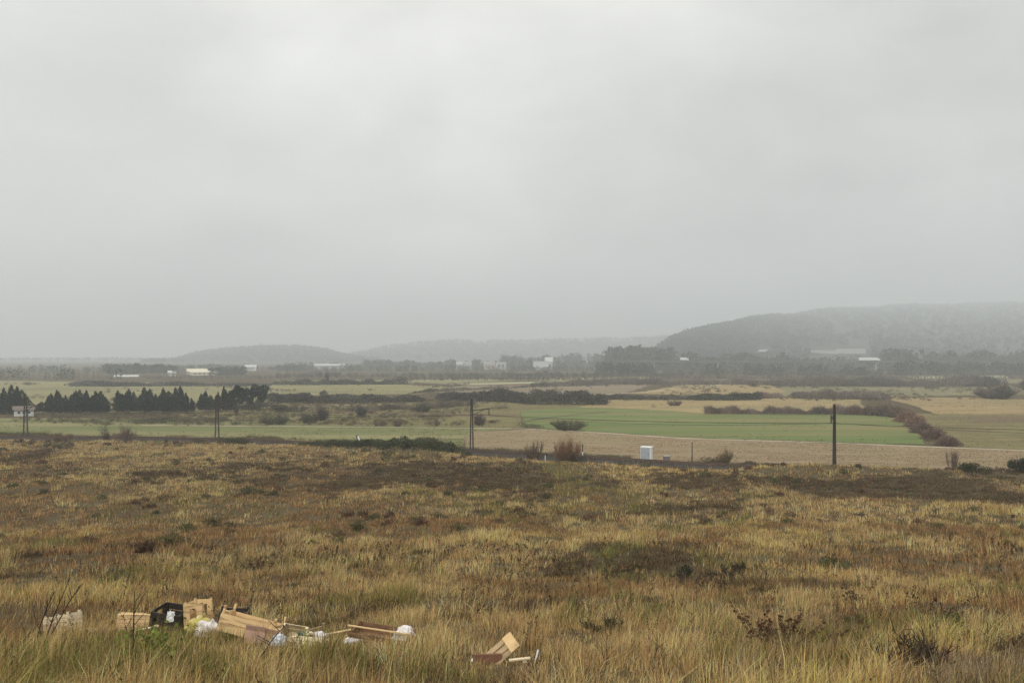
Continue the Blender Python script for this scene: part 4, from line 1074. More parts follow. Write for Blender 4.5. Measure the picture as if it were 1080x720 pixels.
wood(840, 872, 396, 388, 382, 34, EVG, 625, .2, 20)
wood(890, 912, 396, 388, 383.5, 24, EVG, 626, .2, 20)
wood(700, 1130, 399.8, 398, 394, 420, DEC, 618, .05, 40)

# ------------------------------------------------------------------ heath: grass, heather, shrubs
rng = np.random.default_rng(1234)
SP = {'straw': (.50, .34, .15), 'gold': (.58, .385, .145), 'olive': (.165, .15, .046), 'green': (.11, .135, .038),
      'brown': (.225, .13, .058), 'heather': (.075, .056, .032), 'grey': (.25, .19, .115), 'moss': (.225, .19, .055)}
names = list(SP); pal = np.array([SP[k] for k in names]); ID = {k: i for i, k in enumerate(names)}
BLOBS = [  # px, py, rx, ry, kind, weight
    (330, 502, 160, 13, 'heather', 1.4), (510, 505, 120, 11, 'heather', 1.3), (150, 530, 170, 26, 'brown', .5), (480, 560, 260, 14, 'brown', .35), (60, 590, 90, 14, 'brown', .4), (210, 497, 60, 8, 'heather', .6), (850, 512, 160, 8, 'heather', 1.4), (1010, 521, 100, 8, 'heather', 1.2), (980, 506, 120, 7, 'heather', .55),
    (700, 505, 60, 6, 'heather', .5), (100, 488, 45, 14, 'heather', .5), (290, 597, 22, 9, 'heather', .7), (155, 582, 26, 9, 'heather', .6), (150, 603, 40, 9, 'heather', .6), (255, 560, 40, 8, 'brown', .5),
    (770, 594, 60, 12, 'heather', .7), (720, 600, 16, 9, 'heather', .9), (830, 672, 40, 14, 'heather', .6), (940, 600, 60, 16, 'brown', .6), (1040, 600, 40, 30, 'brown', .5), (1000, 560, 90, 7, 'brown', .5), (590, 600, 60, 10, 'heather', .4),
    (620, 655, 110, 14, 'green', .6), (620, 655, 110, 14, 'olive', .5), (50, 700, 130, 40, 'olive', .7), (230, 712, 160, 26, 'green', .4), (150, 700, 200, 30, 'olive', .5), (400, 712, 80, 18, 'olive', .5), (900, 700, 160, 24, 'grey', .7), (880, 695, 200, 24, 'olive', .5), (470, 530, 60, 8, 'olive', .7), (640, 545, 50, 6, 'heather', .4),
    (560, 512, 60, 6, 'olive', .4), (880, 590, 40, 10, 'olive', .6), (520, 610, 50, 12, 'olive', .4), (900, 545, 60, 8, 'moss', .5), (770, 600, 40, 8, 'olive', .4), (20, 625, 60, 10, 'olive', .3),
    (590, 531, 50, 6, 'gold', 1.0), (530, 579, 28, 6, 'gold', 1.0), (960, 640, 90, 14, 'gold', .9), (850, 603, 60, 10, 'gold', .8), (1000, 536, 70, 4, 'gold', .8), (40, 566, 50, 8, 'gold', .7), (350, 606, 70, 16, 'gold', .6), (680, 500, 40, 5, 'gold', .5),
    (640, 570, 30, 14, 'gold', .4), (760, 555, 40, 14, 'gold', .4), (180, 473, 200, 6, 'straw', .7), (420, 483, 130, 7, 'straw', .7), (760, 496, 130, 7, 'gold', .8), (960, 498, 80, 4, 'straw', .4), (500, 700, 140, 20, 'straw', .6), (700, 700, 120, 24, 'straw', .6), (60, 610, 80, 20, 'straw', .4), (440, 620, 80, 20, 'straw', .4), (420, 566, 60, 12, 'gold', .3)]
BW = []
for px, py, rx, ry, k, wt in BLOBS:
    x, y = ground_at(px, py); _, ya = ground_at(px, py + ry); _, yb = ground_at(px, max(py - ry, 470))
    BW.append((x, y, max(rx * y / FPX, .5), max((yb - ya) / 2, .5), ID[k], wt))
def tussock(x, y, size):
    """irregular tussock cells: centre and distance (0 centre .. 1 edge) for every point"""
    gx, gy = np.floor(x / size), np.floor(y / size); best = np.full(len(x), 1e9); cx_ = np.zeros(len(x)); cy_ = np.zeros(len(x))
    for i in (-1, 0, 1):
        for j in (-1, 0, 1):
            ix, iy = gx + i, gy + j
            px_ = (ix + _hash(ix, iy, 5)) * size; py_ = (iy + _hash(ix, iy, 6)) * size
            d = np.hypot(x - px_, y - py_); m = d < best
            best = np.where(m, d, best); cx_ = np.where(m, px_, cx_); cy_ = np.where(m, py_, cy_)
    return cx_, cy_, np.clip(best / (size * .62), 0, 1)
def species(x, y):
    W = np.zeros((len(names), len(x)))
    basew = {'straw': .54, 'gold': .24, 'olive': .35, 'green': .02, 'brown': .50, 'heather': .27, 'grey': .18, 'moss': .18}
    sc = 2.5 + y * .045
    for i, k in enumerate(names):
        W[i] = basew[k] + (fbm(x / sc, y / sc * .8, 100 + i * 13) - .5) * 1.8 + (fbm(x / 0.9, y / .9, 200 + i * 7, 2) - .5) * .7
    wx = (fbm(x / 2.5, y / 2.5, 301) - .5); wy = (fbm(x / 2.5, y / 2.5, 302) - .5)
    for bx, by, rx, ry, i, wt in BW:
        q = ((x + wx * rx * 1.3 - bx) / rx) ** 2 + ((y + wy * ry * 1.6 - by) / ry) ** 2
        W[i] += wt * .9 * np.exp(-q * .9)
    W += rng.gumbel(0, .07, W.shape)
    return W.argmax(0)
ZONES = [  # y0, y1, tufts/m2, blades/tuft, tuft radius, width, height scale
    (2.2, 7, 52, 30, .11, .0044, .66), (7, 13, 48, 26, .12, .0055, .68), (13, 25, 24, 22, .16, .0085, .78), (25, 48, 11, 19, .22, .015, .88), (48, 85, 4.8, 16, .32, .026, .95), (85, 156, 2.6, 15, .45, .042, 1.0)]
V_GR, V_HE = Veg(), Veg()
for y0, y1, dens, bpt, trad, bw, hs in ZONES:
    area = .92 * (y1 ** 2 - y0 ** 2) + 10 * (y1 - y0)
    n = int(area * dens)
    y = np.sqrt(rng.uniform(y0 ** 2, y1 ** 2, n)); x = rng.uniform(-1, 1, n) * (.92 * y + 5)
    ok = y < ytrack(x) - 3.2; x, y = x[ok], y[ok]
    gap = fbm(x / 1.1, y / 1.1, 71, 2); ok = rng.uniform(0, 1, len(x)) < .55 + gap * .9
    x, y = x[ok], y[ok]
    tcx, tcy, td = tussock(x, y, .82 + y0 * .006)
    far_own = rng.uniform(0, 1, len(x)) < .30
    sp = species(np.where(far_own, x, tcx), np.where(far_own, y, tcy)); z = height(x, y)
    n = len(x); tus = _hash(np.floor(tcx * 37), np.floor(tcy * 41), 3)
    clear = np.exp(-(((x + 3.6) / 3.2) ** 2 + ((y - 10.9) / 1.5) ** 2)) + np.exp(-(((x - .1) / .9) ** 2 + ((y - 8.3) / .6) ** 2))
    hb_ = np.array([.34, .36, .33, .36, .26, .22, .30, .20])[sp] * (.6 + .8 * fbm(x / 2.2, y / 2.2, 81)) * np.exp(rng.normal(0, .15, n)) * hs * (1.3 - .75 * td ** 1.5) * (.65 + .7 * tus) * (1 - .5 * np.exp(-(((x + 2.3) / 1.3) ** 4 + ((y - 9.5) / 1.0) ** 4))) * (1 - .55 * np.exp(-(((x + .1) / .7) ** 4 + ((y - 8.0) / .6) ** 4)))
    # tall grass in the foreground
    tcol = pal[sp] * np.exp(rng.normal(0, .14, (n, 1)) + ((tus - .5) * .75)[:, None]) * (1 + rng.normal(0, .05, (n, 3)))
    lean_az = 0.5 + (fbm(x / 4, y / 4, 85) - .5) * 3
    grassy = sp != ID['heather']
    for is_h, sel in ((False, grassy), (True, ~grassy)):
        k = np.nonzero(sel)[0]
        nb = bpt if not is_h else int(bpt * 1.3)
        rep = np.repeat(k, nb); m = len(rep)
        if not m: continue
        ang = rng.uniform(0, 6.283, m); rr = trad * np.sqrt(rng.uniform(0, 1, m)) * (1.0 if not is_h else 1.4)
        px_ = x[rep] + np.cos(ang) * rr; py_ = y[rep] + np.sin(ang) * rr
        pos = np.stack([px_, py_, z[rep] - .03], 1)
        az = np.where(rng.uniform(0, 1, m) < .55, ang, lean_az[rep] + rng.normal(0, .8, m))
        hgt = hb_[rep] * rng.uniform(.5, 1.2, m)
        mixc = rng.uniform(0, 1, (m, 1)) < .26      # some dead straw in every tuft
        bc = np.where(mixc, np.array(SP['straw']) * .85, tcol[rep]) * np.exp(rng.normal(-.02, .36, (m, 1))) * (1 + rng.normal(0, .07, (m, 3)))
        bc = np.where(rng.uniform(0, 1, (m, 1)) < .14, np.array([.085, .055, .03]) * np.exp(rng.normal(0, .3, (m, 1))), bc)
        if not is_h:
            V_GR.blades(rng, pos, az, np.abs(rng.normal(.22, .25, m)), hgt, bw * rng.uniform(.6, 1.3, m), np.clip(bc, .01, .7))
        else:
            bc = np.where(rng.uniform(0, 1, (m, 1)) < .1, np.array(SP['brown']), tcol[rep]) * np.exp(rng.normal(0, .22, (m, 1)))
            V_HE.blades(rng, pos, az, np.abs(rng.normal(.35, .35, m)), hgt * 1.1, bw * 1.25 * rng.uniform(.6, 1.3, m), np.clip(bc, .01, .7))
            # small leaves on the heather
            j = rng.integers(0, m, m // 2)
            lp = pos[j] + np.stack([np.cos(az[j]) * .06, np.sin(az[j]) * .06, hgt[j] * rng.uniform(.4, 1, len(j)) + .02], 1) + rng.normal(0, trad * .25, (len(j), 3)) * np.array([1, 1, .15])
            V_HE.leaves(rng, lp, bw * rng.uniform(2.2, 4.5, len(j)), np.clip(bc[j] * .9, .01, .6))
tag(V_GR.build('heath_grass', M_GRASS), kind='stuff')
tag(V_HE.build('heather', M_TWIG), kind='stuff')

# low dark heath shrubs that read as one cover
v = Veg(); n = 620
y = np.sqrt(rng.uniform(10 ** 2, 140 ** 2, n * 3)); x = rng.uniform(-.78, .78, n * 3) * y
dd_ = fbm(x / 7, y / 7, 404); ok = (y < ytrack(x) - 5) & ((dd_ > .5 + rng.uniform(-.05, .16, len(x)))); x, y = x[ok], y[ok]; n = len(x)
kinds = np.array([(.105, .098, .045), (.115, .07, .045), (.13, .095, .055), (.085, .082, .042), (.15, .11, .06)])
for i in range(n):
    r_ = rng.uniform(.15, .42) * (1 + y[i] / 110); hh = r_ * rng.uniform(.55, 1.0); m = int(np.clip(2600 / (y[i] * .12 + 1), 130, 900))
    c = kinds[rng.integers(0, 5)]
    d = rng.normal(size=(m, 3)); d /= np.linalg.norm(d, axis=1)[:, None]; d[:, 2] = np.abs(d[:, 2])
    lob = .65 + .6 * vnoise(d[:, 0] * 2.2 + i, d[:, 1] * 2.2 + d[:, 2] * 2, 6)
    P = d * np.array([r_, r_, hh]) * (rng.uniform(.35, 1, m) * lob)[:, None]
    P += np.array([x[i], y[i], 0]); P[:, 2] += gz(x[i], y[i]) - .04
    s_ = max(.022, .0021 * y[i])
    h_ = m // 2
    v.leaves(rng, P[:h_], rng.uniform(.8, 1.8, h_) * s_, vary(rng, c, h_, .28))
    v.twigs(rng, P[h_:] * 1.0, P[h_:] + (d[h_:] + np.array([0, 0, .8])) * (hh * .22), np.full(m - h_, s_ * .42), vary(rng, c * 1.05, m - h_, .28))
tag(v.build('heath_scrub', M_TWIG), kind='stuff')
v = Veg(); n = 1500
y = np.sqrt(rng.uniform(4.5 ** 2, 34 ** 2, n)); x = rng.uniform(-.74, .74, n) * y; c_ = fbm(x / 2.5, y / 2.5, 405); k = c_ + rng.normal(0, .06, n) > .5
x, y = x[k], y[k]; n = len(x); p0 = np.stack([x, y, height(x, y) - .03], 1); hh = rng.uniform(.22, .52, n)
p1 = p0 + np.stack([rng.normal(0, .14, n), rng.normal(0, .12, n), hh], 1); wd_ = np.maximum(.006, .0007 * y); cs_ = vary(rng, (.06, .042, .028), n, .35)
v.twigs(rng, p0, p1, wd_, cs_)
for q in range(7):
    u = rng.uniform(.35, 1, (n, 1)); b = p0 * (1 - u) + p1 * u
    v.twigs(rng, b, b + np.stack([rng.normal(0, .07, n), rng.normal(0, .06, n), rng.uniform(.02, .12, n)], 1), wd_ * .7, cs_)
    v.leaves(rng, b + rng.normal(0, .012, (n, 3)), wd_ * rng.uniform(2, 4.5, n), cs_ * 1.15)
tag(v.build('dead_stalks', M_TWIG), kind='stuff')

# distinct plants of the foreground
def fplant(name, px, py, label, cat, parts, rz=0.0):
    x, y = ground_at(px, py); t = empty(name, (x, y, gz(x, y)), rz); tag(t, label, cat)
    for nm, me, mat in parts: link(nm, me, mat, t)
    return t
def dock_mesh(seed, h, n, col, rad=.25):
    """stiff dry stalks with seed clusters"""
    rng = np.random.default_rng(seed); v = Veg(); s = Veg()
    b = np.stack([rng.normal(0, .3, n) * rad, rng.normal(0, .3, n) * rad, np.full(n, -.03)], 1)
    e = b + np.stack([rng.normal(0, .8, n) * rad, rng.normal(0, .8, n) * rad, rng.uniform(.55, 1, n) * h], 1)
    mb = MB(); mb.v.append((0, 0, -.08))
    for p, q in zip(b, e):
        b0 = len(mb.v); mb.tube([p, (p + q) / 2 + rng.normal(0, .02, 3), q], [.005, .004, .002], 4); mb.f.append((0, b0, b0 + 1))
    m = n * 26; k = rng.integers(0, n, m); u = rng.uniform(.45, 1, m)[:, None]
    P = b[k] * (1 - u) + e[k] * u + rng.normal(0, .018, (m, 3))
    s.leaves(rng, P, rng.uniform(.025, .07, m), vary(rng, col, m, .3))
    return mb.mesh('twigs'), s.mesh('foliage')  # seed heads go in the foliage part, dry stalks in the twigs part
M_STALK = surf_mat('dry_stalk', (.06, .04, .027), (.10, .065, .042), 20, .9, .1)
for px, py, h, n, col, rad, lab in [(820, 688, .6, 26, (.085, .05, .032), .4, 'largest clump of dark brown dry dock stalks, at lower right'),
                                    (735, 618, .5, 10, (.07, .05, .035), .4, 'dark dry stalk clump in the pale grass above the dock clump'),
                                    (985, 655, .5, 8, (.10, .06, .04), .4, 'thin brown dry stalks beside the green bush at right'),
                                    (905, 640, .45, 9, (.09, .055, .035), .5, 'scattered brown dry stalks left of the green bush'),
                                    (272, 606, .5, 14, (.08, .045, .035), .35, 'dark red brown stalk clump behind the dumped crates')]:
    a, b = dock_mesh(int(px), h, n, col, rad); fplant('dry_plant', px, py, lab, 'plant', [('twigs', a, M_STALK), ('foliage', b, M_TWIG)])
x_, y_ = ground_at(997, 672)
fplant('green_bush', 997, 676, 'small bright green broom bush at lower right', 'bush', [('foliage', bush_mesh('foliage', 701, .28, .25, .38, (.07, .085, .03), 900, .03, None, 7), M_LEAF), ('twigs', stems_mesh('twigs', 701, .3, .3, .4, 6, .008), M_BARK)])
fplant('green_bush', 880, 598, 'dark green broom bush in the middle of the right slope', 'bush', [('foliage', bush_mesh('foliage', 702, .7, .6, .55, (.07, .075, .035), 1100, .05, None, 8), M_LEAF), ('twigs', stems_mesh('twigs', 702, .5, .4, .5, 6, .012), M_BARK)])
fplant('green_bush', 720, 607, 'dark round shrub on the slope left of the broom bush', 'bush', [('foliage', bush_mesh('foliage', 703, .35, .3, .42, (.055, .055, .035), 1300, .05, None, 7), M_TWIG), ('twigs', stems_mesh('twigs', 703, .3, .3, .4, 6, .01), M_BARK)])
for px, py, rx, h, n, c, lab in [(965, 706, .34, .42, 260, (.06, .042, .03), 'dark bare twiggy shrub around the arching bramble cane'), (1058, 694, .3, .36, 220, (.075, .05, .034), 'brown bare twiggy shrub in the grass near the right bottom corner'),
                               (895, 668, .3, .34, 200, (.08, .05, .032), 'low rusty twiggy shrub between the dock clump and the green bush'), (772, 604, .8, .5, 420, (.075, .058, .038), 'wide dark heath bush in front of the pale grass strip at right'),
                               (155, 588, .7, .5, 380, (.095, .06, .04), 'rusty dark heath bush behind the left part of the rubbish'), (640, 670, .4, .3, 260, (.055, .055, .03), 'dark low bush in the green grass patch above the broken pallet')]:
    fplant('dead_shrub', px, py, lab, 'bush', [('foliage', twig_bush_mesh('foliage', int(px) + 5, rx, rx * .8, h, c, n * 3, .011 if py > 640 else .03, .6, 1.3, 16), M_TWIG)])
def stalk(px, py, tips, label, col, r=.006, leafy=0, seed=1):
    """tall single stalks; tips: list of (dx, dy, h)"""
    x, y = ground_at(px, py); t = empty('tall_stalk', (x, y, gz(x, y))); tag(t, label, 'plant')
    mt = surf_mat('stalk', tuple(c * .8 for c in col), tuple(c * 1.2 for c in col), 20, .9, .1)
    rr = random.Random(seed)
    for dx, dy, h in tips:
        mb = MB(); pts = [(dx * u ** 1.3 + rr.uniform(-.01, .01), dy * u, h * u - .05) for u in [0, .25, .5, .75, 1]]
        mb.tube(pts, [r, r * .9, r * .8, r * .6, r * .3], 5)
        for k in range(6):
            u = rr.uniform(.4, 1); p = Vector((dx * u ** 1.3, dy * u, h * u - .05)); q = p + Vector((rr.uniform(-.12, .12), rr.uniform(-.1, .1), rr.uniform(.05, .16)))
            b0 = len(mb.v); mb.tube([p, q], [r * .5, r * .25], 4); mb.f.append((min(4, int(u * 4)) * 5, b0, b0 + 1))
        mb.build('stem', mt, t)
    if leafy:
        rg = np.random.default_rng(seed); v = Veg(); P = []
        for k in range(leafy):
            dx, dy, h = tips[k % len(tips)]; u = rg.uniform(.3, 1); P.append((dx * u ** 1.3 + rg.normal(0, .025), dy * u + rg.normal(0, .025), h * u))
        v.leaves(rg, np.array(P), rg.uniform(.03, .07, leafy), vary(rg, col, leafy, .2)); v.build('foliage', M_LEAF, t)
stalk(33, 690, [(.22, .1, .78)], 'tall dark dead stalk leaning right at far left', (.05, .035, .028), .009, 0, 2)
stalk(43, 690, [(.30, .1, .95), (.40, .15, .85)], 'pair of dark leaning stalks left of the pale broken crate', (.05, .035, .028), .010, 0, 3)
stalk(139, 722, [(.01, .05, .82)], 'upright dark stalk in front of the tan crate', (.045, .04, .025), .009, 0, 4)
stalk(198, 585, [(-.18, 0, 1.05), (.55, .1, .95)], 'two pale yellow crossing stalks on the slope above the crates', (.42, .34, .14), .014, 0, 5)
stalk(160, 640, [(.25, 0, .55), (-.1, 0, .5)], 'yellow green weed stalks behind the black crate', (.36, .34, .10), .008, 10, 6)
stalk(265, 715, [(.28, .1, .42)], 'dark twig leaning before the blue white sheet', (.05, .035, .028), .010, 0, 7)
stalk(978, 712, [(-.05, 0, .5), (-.35, 0, .48)], 'dark arching bramble cane at lower right', (.055, .04, .03), .009, 0, 8)
stalk(690, 715, [(.03, 0, .42), (.1, 0, .3)], 'dark dry twig standing at the bottom right of centre', (.06, .045, .03), .005, 0, 9)
stalk(640, 712, [(.0, 0, .4), (-.06, 0, .32)], 'dark dry twig right of the broken pallet piece', (.07, .05, .03), .005, 0, 10)
stalk(915, 715, [(.05, 0, .36), (-.08, 0, .3)], 'dark dry twig left of the arching bramble cane', (.06, .045, .03), .005, 0, 11)
rgw = np.random.default_rng(31); vw = Veg(); nw = 260
P = np.stack([rgw.normal(0, .16, nw), rgw.normal(0, .12, nw), rgw.uniform(.02, .42, nw)], 1); vw.leaves(rgw, P, rgw.uniform(.03, .075, nw), vary(rgw, (.15, .185, .045), nw, .25))
fplant('green_weed', 155, 712, 'bright yellow green leafy weed in front of the dumped crates', 'plant', [('foliage', vw.mesh('foliage'), M_LEAF), ('twigs', stems_mesh('twigs', 9, .2, .2, .45, 6, .005), M_BARK)])

# ------------------------------------------------------------------ dumped crates and rubbish
m_wood = surf_mat('raw_wood', (.60, .41, .20), (.72, .52, .28), 6, .75, .2, 8, (1, 1, 9), bump=.2, c3=(.33, .22, .11), scale3=.35)
m_wood2 = surf_mat('weathered_wood', (.36, .26, .15), (.50, .37, .22), 6, .8, .15, 8, (1, 1, 9), bump=.2, c3=(.25, .17, .10))
m_woodp = surf_mat('pale_wood', (.56, .46, .30), (.70, .59, .41), 6, .8, .15, 8, (1, 1, 9), bump=.2, c3=(.36, .27, .16), scale3=.35)
m_woodb = surf_mat('brown_board', (.17, .095, .055), (.27, .16, .09), 6, .8, .15, 8, (1, 1, 9), bump=.2, c3=(.12, .07, .04))
m_black = surf_mat('black_plastic', (.024, .021, .019), (.05, .044, .04), 5, .5, .4)
m_card = surf_mat('cardboard', (.36, .235, .165), (.46, .31, .225), 5, .85, .1, c3=(.30, .2, .14))
m_bagw = surf_mat('white_bag', (.62, .58, .56), (.76, .73, .71), 14, .45, .4, bump=.4, c3=(.55, .44, .40), scale3=.6)
m_bagb = surf_mat('bluish_sheet', (.46, .51, .57), (.62, .66, .70), 8, .4, .4)
m_bagy = surf_mat('yellow_bag', (.36, .29, .05), (.46, .40, .12), 9, .45, .4, c3=(.62, .62, .56), scale3=.5)
m_bagg = surf_mat('green_sheet', (.035, .11, .065), (.07, .17, .11), 8, .45, .4)
m_pink = surf_mat('pinkish_card', (.42, .27, .21), (.52, .35, .28), 5, .85, .1)
m_red = surf_mat('reddish_board', (.17, .085, .055), (.23, .125, .08), 5, .8, .1)

def rmat(rx=0, ry=0, rz=0): return Euler((R(rx), R(ry), R(rz))).to_matrix()
def at_item(px, py, Y, lift=0.0):
    """spot on the slope under a thing seen in direction px at depth Y"""
    x = xat(px, Y); return x, Y, gz(x, Y) + lift - .04
def crate(px, Y, size, rot, label, mat, lift=0.0, parts='fblr', slot=True, post=0.0, mat_in=None, group='dumped wooden crates', name='wooden_crate', posth=None):
    """fruit crate: corner posts, slatted sides, base. parts: f front b back l left r right"""
    L_, W_, Hh = size; x, y, z = at_item(px, 0, Y, lift); rnd = random.Random(int(px) * 7 + 1)
    t = empty(name, (x, y, z)); t.rotation_euler = tuple(R(a) for a in rot); tag(t, label, 'crate', group)
    th = .009
    n = max(2, round(Hh / .11)); sh = Hh / n
    for key, yy in (('f', -W_ / 2), ('b', W_ / 2)):
        if key in parts:
            mb = MB()
            for k in range(n):
                if rnd.random() < .12 and k: continue
                cut = rnd.choice([1, 1, 1, .8]); mb.box((-L_ * (1 - cut) / 2 * rnd.choice([-1, 1]), yy + rnd.uniform(-.004, .004), sh * (k + .5)), (L_ * cut, th, sh * rnd.uniform(.8, .92)), Euler((0, rnd.uniform(-.03, .03), rnd.uniform(-.012, .012))).to_matrix())
            mb.build('side_panel', mat, t)
    for key, xx in (('l', -L_ / 2 + th), ('r', L_ / 2 - th)):
        if key in parts:
            mb = MB()
            mb.box((xx, 0, Hh * .22), (th, W_ - .02, Hh * .42))
            if slot:   # hand hole left open between upper boards
                mb.box((xx, 0, Hh * .92), (th, W_ - .02, Hh * .16)); mb.box((xx, -W_ * .33, Hh * .63), (th, W_ * .3, Hh * .42)); mb.box((xx, W_ * .33, Hh * .63), (th, W_ * .3, Hh * .42))
            else: mb.box((xx, 0, Hh * .72), (th, W_ - .02, Hh * .5))
            mb.build('end_panel', mat, t)
    for sx in (-1, 1):
        for sy in (-1, 1):
            MB().box((sx * (L_ / 2 - .022), sy * (W_ / 2 - .022), (Hh + post) / 2), (.032, .03, Hh + post)).build('corner_post', mat, t)
    mb = MB()
    for k in range(4): mb.box((0, -W_ / 2 + W_ * (k + .5) / 4, .012), (L_ - .03, W_ / 4 * .88, .008))
    mb.build('base', mat_in or mat, t)
    return t
def board(px, Y, size, rot, label, mat, lift=0.0, cat='board', name='board', group=None, slots=0, slats=0):
    x, y, z = at_item(px, 0, Y, lift); t = empty(name, (x, y, z)); t.rotation_euler = tuple(R(a) for a in rot); tag(t, label, cat, group)
    return t
def sheet(name, px, Y, size, rot, label, cat, mat, lift, seed, crump=.03, thick=.003, corner=None):
    """crumpled flexible sheet with folds"""
    n = 22; rr = np.random.default_rng(seed); L_, W_ = size
    u, v_ = np.meshgrid(np.linspace(-.5, .5, n), np.linspace(-.5, .5, n))
    taper = 1 if corner is None else (1 - corner * (v_ + .5))
    X = u * L_ * taper; Yy = v_ * W_
    Z = (fbm(u * 5 + seed, v_ * 5, seed) - .5) * crump * 2.4 + np.abs(fbm(u * 11 + seed, v_ * 8, seed + 4, 2) - .5) * crump * 1.6
    X = X + (fbm(u * 4, v_ * 6 + seed, seed + 1) - .5) * L_ * .2; Yy = Yy + (fbm(u * 6 + seed, v_ * 4, seed + 2) - .5) * W_ * .2
    V = np.stack([X, Yy, Z], 2).reshape(-1, 3); ii = (np.arange(n - 1)[:, None] * n + np.arange(n - 1)[None, :]).ravel()
    T = np.concatenate([np.stack([ii, ii + 1, ii + n + 1], 1), np.stack([ii, ii + n + 1, ii + n], 1)])
    x, y, z = at_item(px, 0, Y, lift); o = link(name, big_mesh(name, V, T, None, True), mat); o.location = (x, y, z); o.rotation_euler = tuple(R(a) for a in rot)
    s = o.modifiers.new('thickness', 'SOLIDIFY'); s.thickness = thick; s.offset = 0
    return tag(o, label, cat)
def bag(name, px, Y, size, label, mat, lift, seed, cat='bag', rz=0, knot=True):
    bm = bmesh.new(); bmesh.ops.create_icosphere(bm, subdivisions=4, radius=1)
    for vv in bm.verts:
        p = vv.co; a = math.atan2(p.y, p.x)
        d = 1 + .9 * (fbm(np.array([p.x * 2 + seed]), np.array([p.y * 2 + p.z * 2.3]), seed)[0] - .5) + .4 * abs(vnoise(np.array([a * 2.2 + seed]), np.array([p.z * 3]), seed + 1)[0] - .5)
        zz = p.z * d; zz = max(zz, -.55)
        vv.co = Vector((p.x * d * size[0], p.y * d * size[1], (zz + .55) * size[2] / 1.55))
    me = bpy.data.meshes.new(name); bm.to_mesh(me); bm.free()
    for pl in me.polygons: pl.use_smooth = True
    x, y, z = at_item(px, 0, Y, lift); t = empty(name, (x, y, z), R(rz)); tag(t, label, cat)
    link('body', me, mat, t)
    if knot: MB().tube([(0, 0, size[2] * .9), (.01, 0, size[2] * 1.05), (.04, .01, size[2] * 1.16)], [.03, .012, .03], 8).build('neck', mat, t)
    return t

# 1 pale broken crate at left
crate(67, 12.1, (.46, .26, .24), (-10, -14, -14), 'pale broken crate leaning at the far left of the rubbish', m_woodp, .12, 'fblr', False, .02)
sheet('paper_scrap', 69, 11.95, (.22, .16), (60, 10, 0), 'crumpled white paper against the pale broken crate', 'paper', m_bagw, .12, 31, .03)
t = board(90, 12.0, None, (0, 4, 6), 'long pale slat lying right of the pale broken crate', None, .10, 'plank', 'plank', 'loose planks and slats')
MB().box((0, 0, 0), (.36, .05, .022)).build('slat', m_woodp, t); MB().box((.14, 0, -.05), (.03, .03, .12)).build('block', m_woodp, t)
# 2 tan crate
crate(140, 11.9, (.46, .24, .2), (-99, 5, 10), 'tan crate on its side, slatted bottom facing out, left of the black crate', m_wood, .16, 'fblr', False, .01, group='dumped wooden crates')
# 3 black plastic crate
crate(183, 12.1, (.5, .36, .33), (6, 4, -14), 'black plastic crate with open top among the wooden crates', m_black, .03, 'fblr', True, .0, name='plastic_crate', group=None)
sheet('paper_scrap', 180, 11.85, (.11, .15), (78, 4, 0), 'torn white paper hanging on the black crate', 'paper', m_white, .26, 33, .012)
# 4 upright crate end
t = crate(210, 12.0, (.32, .3, .42), (-4, 4, 82), 'tan crate standing on end right of the black crate', m_wood, .04, 'lrb', True, .02)
# 5 bags
bag('plastic_bag', 213, 11.5, (.19, .15, .22), 'yellow and white plastic bag in front of the upright crate', m_bagy, .06, 41)
bag('plastic_bag', 222, 11.2, (.21, .16, .20), 'dirty white plastic bag between the yellow bag and the long crate', m_bagw, .03, 42)
# 6 long crate
crate(262, 10.9, (.78, .38, .25), (-14, 12, -8), 'long yellowish crate tilted in the middle of the heap with tall corner posts', m_wood, .05, 'fblr', True, .09)
crate(246, 11.6, (.4, .3, .2), (0, 5, 12), 'dark crate half hidden behind the long yellowish crate', m_black, .14, 'fblr', True, .02, name='plastic_crate', group=None)
# 7 cardboard
t = board(268, 10.5, None, (70, 6, -4), 'pinkish cardboard flap before the long yellowish crate', None, .09, 'cardboard', 'cardboard_flap')
MB().box((0, 0, 0), (.26, .20, .006)).build('panel', m_pink, t); MB().box((0, .13, .03), (.26, .08, .005), rmat(40)).build('folded_edge', m_pink, t)
t = board(285, 10.5, None, (62, 8, -8), 'brown cardboard piece right of the pinkish flap', None, .05, 'cardboard', 'cardboard_flap')
MB().box((0, 0, 0), (.3, .2, .006)).build('panel', m_card, t); MB().box((0, .12, .02), (.3, .06, .005), rmat(35)).build('folded_edge', m_card, t)
# 9/10 sheets
sheet('plastic_sheet', 293, 10.2, (.34, .26), (58, -6, 18), 'bluish white plastic sheet in front of the heap', 'plastic sheet', m_bagb, .05, 51, .03, corner=.6)
crate(311, 10.5, (.36, .30, .2), (40, 6, -10), 'pale crate tipped on its side under the green sheet', m_woodp, .02, 'fblr', True, .01)
sheet('plastic_sheet', 321, 10.25, (.2, .2), (56, 12, 35), 'dark green plastic sheet draped over the pale tipped crate', 'plastic sheet', m_bagg, .09, 52, .03)
crate(334, 10.6, (.28, .26, .18), (20, -6, 24), 'small crumbling brown crate right of the green sheet', m_wood2, -.02, 'fbl', True, .05, mat_in=m_red)
bag('plastic_bag', 338, 10.35, (.11, .09, .12), 'small pale bag in front of the crumbling brown crate', m_bagw, .05, 43, knot=False)
t = board(352, 10.6, None, (0, -9, 6), 'dark brown plank rising to the right of the crumbling crate', None, .08, 'plank', 'plank', 'loose planks and slats')
MB().box((0, 0, 0), (.46, .03, .09)).build('board', m_woodb, t); MB().box((0, -.001, .051), (.47, .04, .012)).build('top_slat', m_wood, t)
